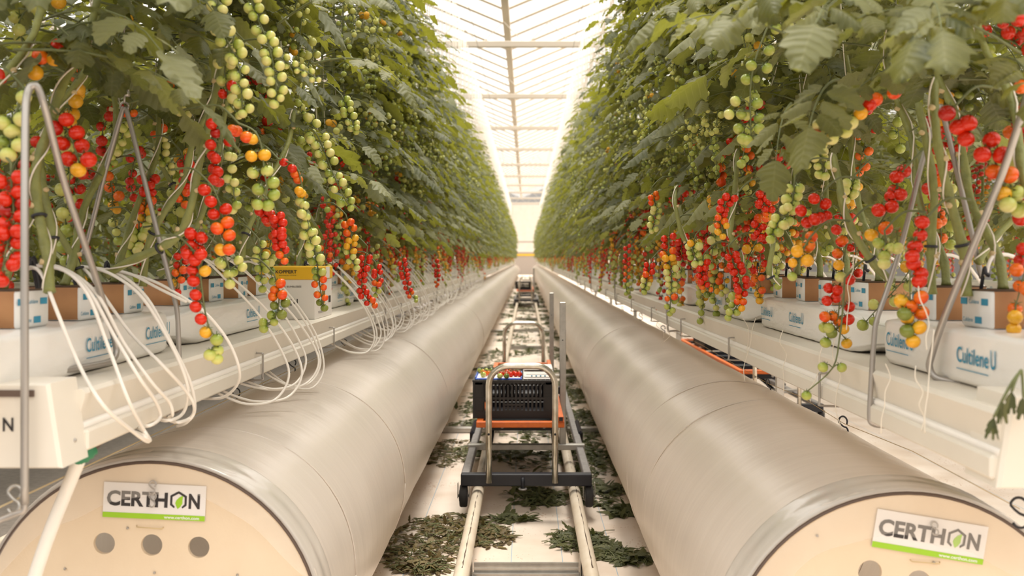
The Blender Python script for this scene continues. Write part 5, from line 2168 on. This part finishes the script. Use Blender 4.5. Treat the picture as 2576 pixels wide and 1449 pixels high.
hero_truss([(1580, 600), (1578, 660), (1575, 740)], 4.3, 16, 'RRROOGG', 13, 0.8)
hero_truss([(2150, 440), (2140, 470), (2130, 500)], 2.3, 8, 'PPPP', 26, 1.0)
hero_truss([(2070, 330), (2060, 380), (2075, 440)], 2.2, 11, 'PPPPPP', 27, 1.0)


def hero_stem(sg, pts, r=0.010, twine=True):
    r *= 0.86
    ps = [P(*q) for q in pts]
    root = root_for(sg, ps[0].y)
    o = ps[0]
    path = catmull(ps, 5)
    n = len(path)
    rg = random.Random(n + int(pts[0][0]))
    b = MB()
    b.tube([p - o for p in path], [r * (1 - 0.25 * i / n) * (1.18 if i % 6 == 0 else 1) for i in range(n)], 'stem_green', 10)
    for i in range(4, n - 2, 6):
        d = Vector((rg.choice((-1, 1)) * 0.8, -0.6, 0.2)).normalized()
        b.tube([path[i] - o, path[i] - o + d * r * 1.45], [r * 0.5, r * 0.6], 'leaf_scar', 8)
    st = b.build('stem', root, True, o - root.location)
    if twine:
        b = MB()
        tw = []
        for i in range(n):
            a = i * 0.55
            tg = (path[min(i + 1, n - 1)] - path[max(0, i - 1)]).normalized()
            u = tg.cross(Vector((0, 1, 0))).normalized()
            w = tg.cross(u)
            tw.append(path[i] - o + (u * math.cos(a) + w * math.sin(a)) * r * 1.12)
        b.tube(catmull(tw, 2), 0.0016, 'twine_white', 5)
        b.build('support_twine', st)
    b = MB()
    i = n // 4
    tg = (path[i + 1] - path[i]).normalized()
    u = tg.orthogonal().normalized()
    w = tg.cross(u)
    b.tube([path[i] - o + (u * math.cos(a) + w * math.sin(a)) * r * 1.25 for a in [k * PI / 6 for k in range(13)]], 0.0028, 'tie_black', 6)
    b.build('plant_tie', st)


hero_stem(-1, [(125, 735, 1.72), (118, 640, 1.74), (95, 520, 1.76), (92, 420, 1.76), (120, 330, 1.78), (160, 210, 1.82), (215, 110, 1.86), (250, -20, 1.9)], 0.0105)
hero_stem(-1, [(118, 735, 1.84), (132, 600, 1.84), (110, 480, 1.86), (100, 400, 1.88), (108, 370, 1.9)], 0.0095)
hero_stem(-1, [(215, 735, 2.0), (190, 660, 2.0), (150, 590, 2.0), (130, 560, 2.0)], 0.009, False)
hero_stem(-1, [(270, 690, 2.05), (330, 655, 2.02), (400, 625, 2.0), (450, 590, 2.0), (480, 520, 2.0), (500, 420, 2.02), (520, 330, 2.05), (555, 180, 2.1), (580, 90, 2.14)], 0.0100)
hero_stem(-1, [(360, 720, 2.2), (372, 620, 2.2), (410, 540, 2.2), (460, 460, 2.22), (485, 360, 2.24), (535, 250, 2.26), (560, 120, 2.3)], 0.0090)
hero_stem(-1, [(400, 690, 2.3), (450, 650, 2.28), (500, 560, 2.28), (540, 430, 2.3), (560, 320, 2.32), (580, 200, 2.35)], 0.0085)
hero_stem(-1, [(610, 650, 2.4), (615, 600, 2.4), (640, 540, 2.42), (680, 450, 2.45), (725, 360, 2.5), (740, 280, 2.55)], 0.0085)
hero_stem(-1, [(470, 520, 2.6), (425, 450, 2.6), (400, 400, 2.6), (385, 330, 2.62)], 0.008, False)
hero_stem(1, [(2432, 745, 1.74), (2425, 640, 1.74), (2395, 520, 1.74), (2370, 420, 1.74), (2355, 330, 1.74), (2350, 200, 1.76)], 0.0105)
hero_stem(1, [(2345, 740, 1.85), (2342, 620, 1.85), (2350, 480, 1.85), (2330, 360, 1.86), (2310, 260, 1.88)], 0.0095)
hero_stem(1, [(2245, 710, 1.98), (2200, 665, 1.98), (2150, 590, 1.98), (2118, 510, 2.0), (2112, 460, 2.02), (2095, 390, 2.05)], 0.0095)
hero_stem(1, [(2460, 660, 1.9), (2500, 600, 1.92), (2560, 540, 1.94), (2600, 490, 1.96)], 0.0085)
hero_stem(1, [(1880, 700, 2.75), (1860, 640, 2.75), (1838, 590, 2.75), (1845, 520, 2.78), (1852, 440, 2.8), (1855, 380, 2.85)], 0.0095)
hero_stem(1, [(1965, 710, 2.45), (1935, 690, 2.45), (1945, 610, 2.46), (1940, 560, 2.5)], 0.0085)
hero_stem(1, [(1760, 640, 3.0), (1720, 600, 3.0), (1700, 520, 3.0), (1700, 470, 3.05)], 0.0085)


def hero_leaf(sg, px, py, Y, az, size, L_, el=0.2, seed=1):
    rg = random.Random(seed)
    p = P(px, py, Y)
    root = root_for(sg, Y)
    b = MB()
    comp_leaf(b, (0, 0, 0), az, L_ * 1.05, rg, True, el, size * 0.62)
    b.build('leaf', root, True, p - root.location)


for i, q in enumerate([
    (-1, 320, 60, 1.95, 4.3, 1.5, 0.22, -0.1), (-1, 40, -30, 1.7, 3.9, 1.5, 0.2, 0.0), (-1, 130, -40, 1.75, 4.8, 1.4, 0.2, 0.0), (-1, 250, 90, 2.0, 5.0, 1.3, 0.25, 0.0),
    (-1, 420, 20, 2.1, 5.4, 1.3, 0.25, 0.1), (-1, 700, 60, 2.2, 5.6, 1.2, 0.3, 0.3), (-1, 790, 160, 2.3, 5.8, 1.2, 0.25, 0.1), (-1, 480, -10, 2.2, 4.6, 1.3, 0.3, 0.0),
    (1, 2100, 60, 1.75, 3.9, 1.6, 0.30, 0.2), (1, 2200, 30, 1.65, 4.1, 1.7, 0.30, 0.1), (1, 2330, 60, 1.6, 4.4, 1.7, 0.28, 0.1), (1, 2450, 60, 1.55, 4.0, 1.6, 0.25, 0.0),
    (1, 2560, 20, 1.6, 4.2, 1.7, 0.25, 0.1), (1, 2000, 100, 1.9, 3.8, 1.5, 0.3, 0.2), (1, 2110, 200, 1.85, 4.2, 1.5, 0.25, -0.2), (1, 2240, -20, 1.6, 3.6, 1.6, 0.3, 0.1),
    (1, 1950, 20, 2.0, 3.6, 1.4, 0.3, 0.2), (1, 2500, 150, 1.65, 4.6, 1.5, 0.2, -0.1), (1, 1990, 260, 2.0, 4.3, 1.3, 0.22, -0.3), (1, 2390, -20, 1.55, 4.7, 1.6, 0.25, 0.1)]):
    hero_leaf(*q, seed=500 + i)

b = MB()
rg = random.Random(909)
p0 = P(2570, 930, 1.39)
for (px, py) in ((2545, 985), (2520, 1010), (2575, 1000), (2500, 1050)):
    q = P(px, py, 1.385)
    b.tube(catmull([Vector((0, 0, 0)), (q - p0) * 0.5 + Vector((0, 0, .004)), q - p0], 3), 0.002, 'truss_stalk', 5)
    for k in range(3):
        leaflet(b, q - p0, Vector((rg.uniform(-.5, .3), 0, -1)), Vector((rg.uniform(-1, 1), -1, 0)), 0.032, 0.0045, rg, 8, 'wilted_leaf', 0.3)
rt = root_for(1, 1.4)
b.build('wilted_leaf', rt, True, p0 - rt.location)

# ------------------------------------------------------------------ loose twine ends on the right gutter
rg = random.Random(21)
for i, (px, py0, py1) in enumerate([(1875, 800, 905), (1895, 800, 960), (1968, 830, 985), (2060, 870, 1010), (2100, 850, 1080), (2235, 915, 1090), (2310, 920, 1085), (2340, 830, 1090), (1650, 770, 850), (1690, 775, 860), (2320, 720, 880), (2145, 640, 830)]):
    Y = 0.655 * F / (px - VPX)
    pts = []
    for k in range(6):
        t = k / 5
        pts.append(P(px + rg.uniform(-10, 10) + (-18 * t if i % 2 else 12 * t), py0 + (py1 - py0) * t, Y))
    b = MB()
    o = pts[0]
    b.tube(catmull([p - o for p in pts], 4), 0.0010, 'twine_white', 5)
    tag(b.build('twine_end', None, True, o), f'loose white twine end dangling over the right gutter, {ORD[i]} of those along the slabs', 'twine', 'loose twine ends over the right gutter')

# ------------------------------------------------------------------ fallen leaves
def litter(seed, spots, mname, count, sizes):
    rg = random.Random(seed)
    b = MB()
    for k in range(count):
        x, y, rx, ry, hz = rg.choice(spots) if not callable(spots) else spots(rg)
        a = rg.uniform(0, 2 * PI)
        q = math.sqrt(rg.random())
        px_, py_ = x + math.cos(a) * q * rx, y + math.sin(a) * q * ry
        z = 0.006 + rg.random() * hz * (1 - q)
        L_ = rg.uniform(*sizes)
        d = Vector((rg.uniform(-1, 1), rg.uniform(-1, 1), rg.uniform(0.0, 0.25)))
        n = Vector((rg.uniform(-.7, .7), rg.uniform(-.7, .7), 1))
        n0 = len(b.v)
        small_leaflet(b, (px_, py_, z), d, n, L_, L_ * rg.uniform(0.15, 0.34), rg, mname, 0.5)
        for j in range(n0, len(b.v)):
            v = b.v[j]
            if v[2] < 0.003:
                b.v[j] = (v[0], v[1], 0.003 + (j % 3) * 0.001)
        if rg.random() < 0.3:
            p0 = Vector((px_, py_, max(0.006, z)))
            p1 = p0 + Vector((rg.uniform(-.07, .07), rg.uniform(-.07, .07), 0))
            b.tube([p0, (p0 + p1) / 2 + Vector((rg.uniform(-.01, .01), rg.uniform(-.01, .01), 0.008)), p1], 0.0018, 'truss_stalk', 4)
    return b


def spot(px, py, rx, ry, hz=0.02):
    Y = EYE * F / (py - VPY)
    return ((px - VPX) / F * Y, Y, rx / F * Y, ry / F * Y * (Y / EYE), hz)


b = litter(31, [spot(1085, 1350, 105, 45, 0.04), spot(1060, 1400, 100, 35, 0.04), spot(1150, 1330, 90, 35, 0.03), spot(1235, 1350, 60, 30, 0.02), spot(1130, 1140, 55, 35, 0.02), spot(1060, 1430, 60, 20, 0.03)], 'dry_leaf', 1300, (0.02, 0.055))
tag(b.build('dried_leaf_pile'), 'brown dried leaves heaped on the floor left of the rails in front of the trolley', 'dry leaves', kind='stuff')
b = litter(32, [spot(1335, 1250, 55, 28, 0.03), spot(1380, 1255, 50, 20, 0.02), spot(1290, 1308, 50, 9, 0.01), spot(1440, 1360, 50, 26, 0.03), spot(1500, 1370, 50, 26, 0.03), spot(1590, 1410, 45, 10, 0.02),
                 spot(1550, 1395, 50, 14, 0.02), spot(1500, 1250, 45, 30, 0.02), spot(1525, 1170, 40, 30, 0.03), spot(1500, 1130, 50, 40, 0.03), spot(1480, 1060, 35, 30, 0.03), spot(1350, 1160, 80, 30, 0.03),
                 spot(1280, 1140, 50, 20, 0.02), spot(1560, 1290, 30, 14, 0.01), spot(1540, 1235, 40, 14, 0.01), spot(1470, 1200, 30, 30, 0.02)], 'wilted_leaf', 1500, (0.03, 0.075))
tag(b.build('green_leaf_litter'), 'wilted green leaves lying on the floor between and right of the rails near the trolley', 'fallen leaves', kind='stuff')


CL = []
_r = random.Random(77)
for _k in range(330):
    _y = 5.6 + (_r.random() ** 1.5) * 40
    _u = _r.random()
    _x = _r.uniform(0.24, 0.44) if _u < 0.42 else (_r.uniform(-0.18, 0.18) if _u < 0.72 else _r.uniform(-0.42, -0.22))
    CL.append((_x, _y, _r.uniform(0.05, 0.13), _r.uniform(0.10, 0.28), 0.03))


def far_spots(rg):
    return rg.choice(CL)


b = litter(33, far_spots, 'wilted_leaf', 8000, (0.03, 0.080))
tag(b.build('leaf_litter'), 'scattered wilted leaves covering the floor down the aisle behind the trolley', 'fallen leaves', kind='stuff')
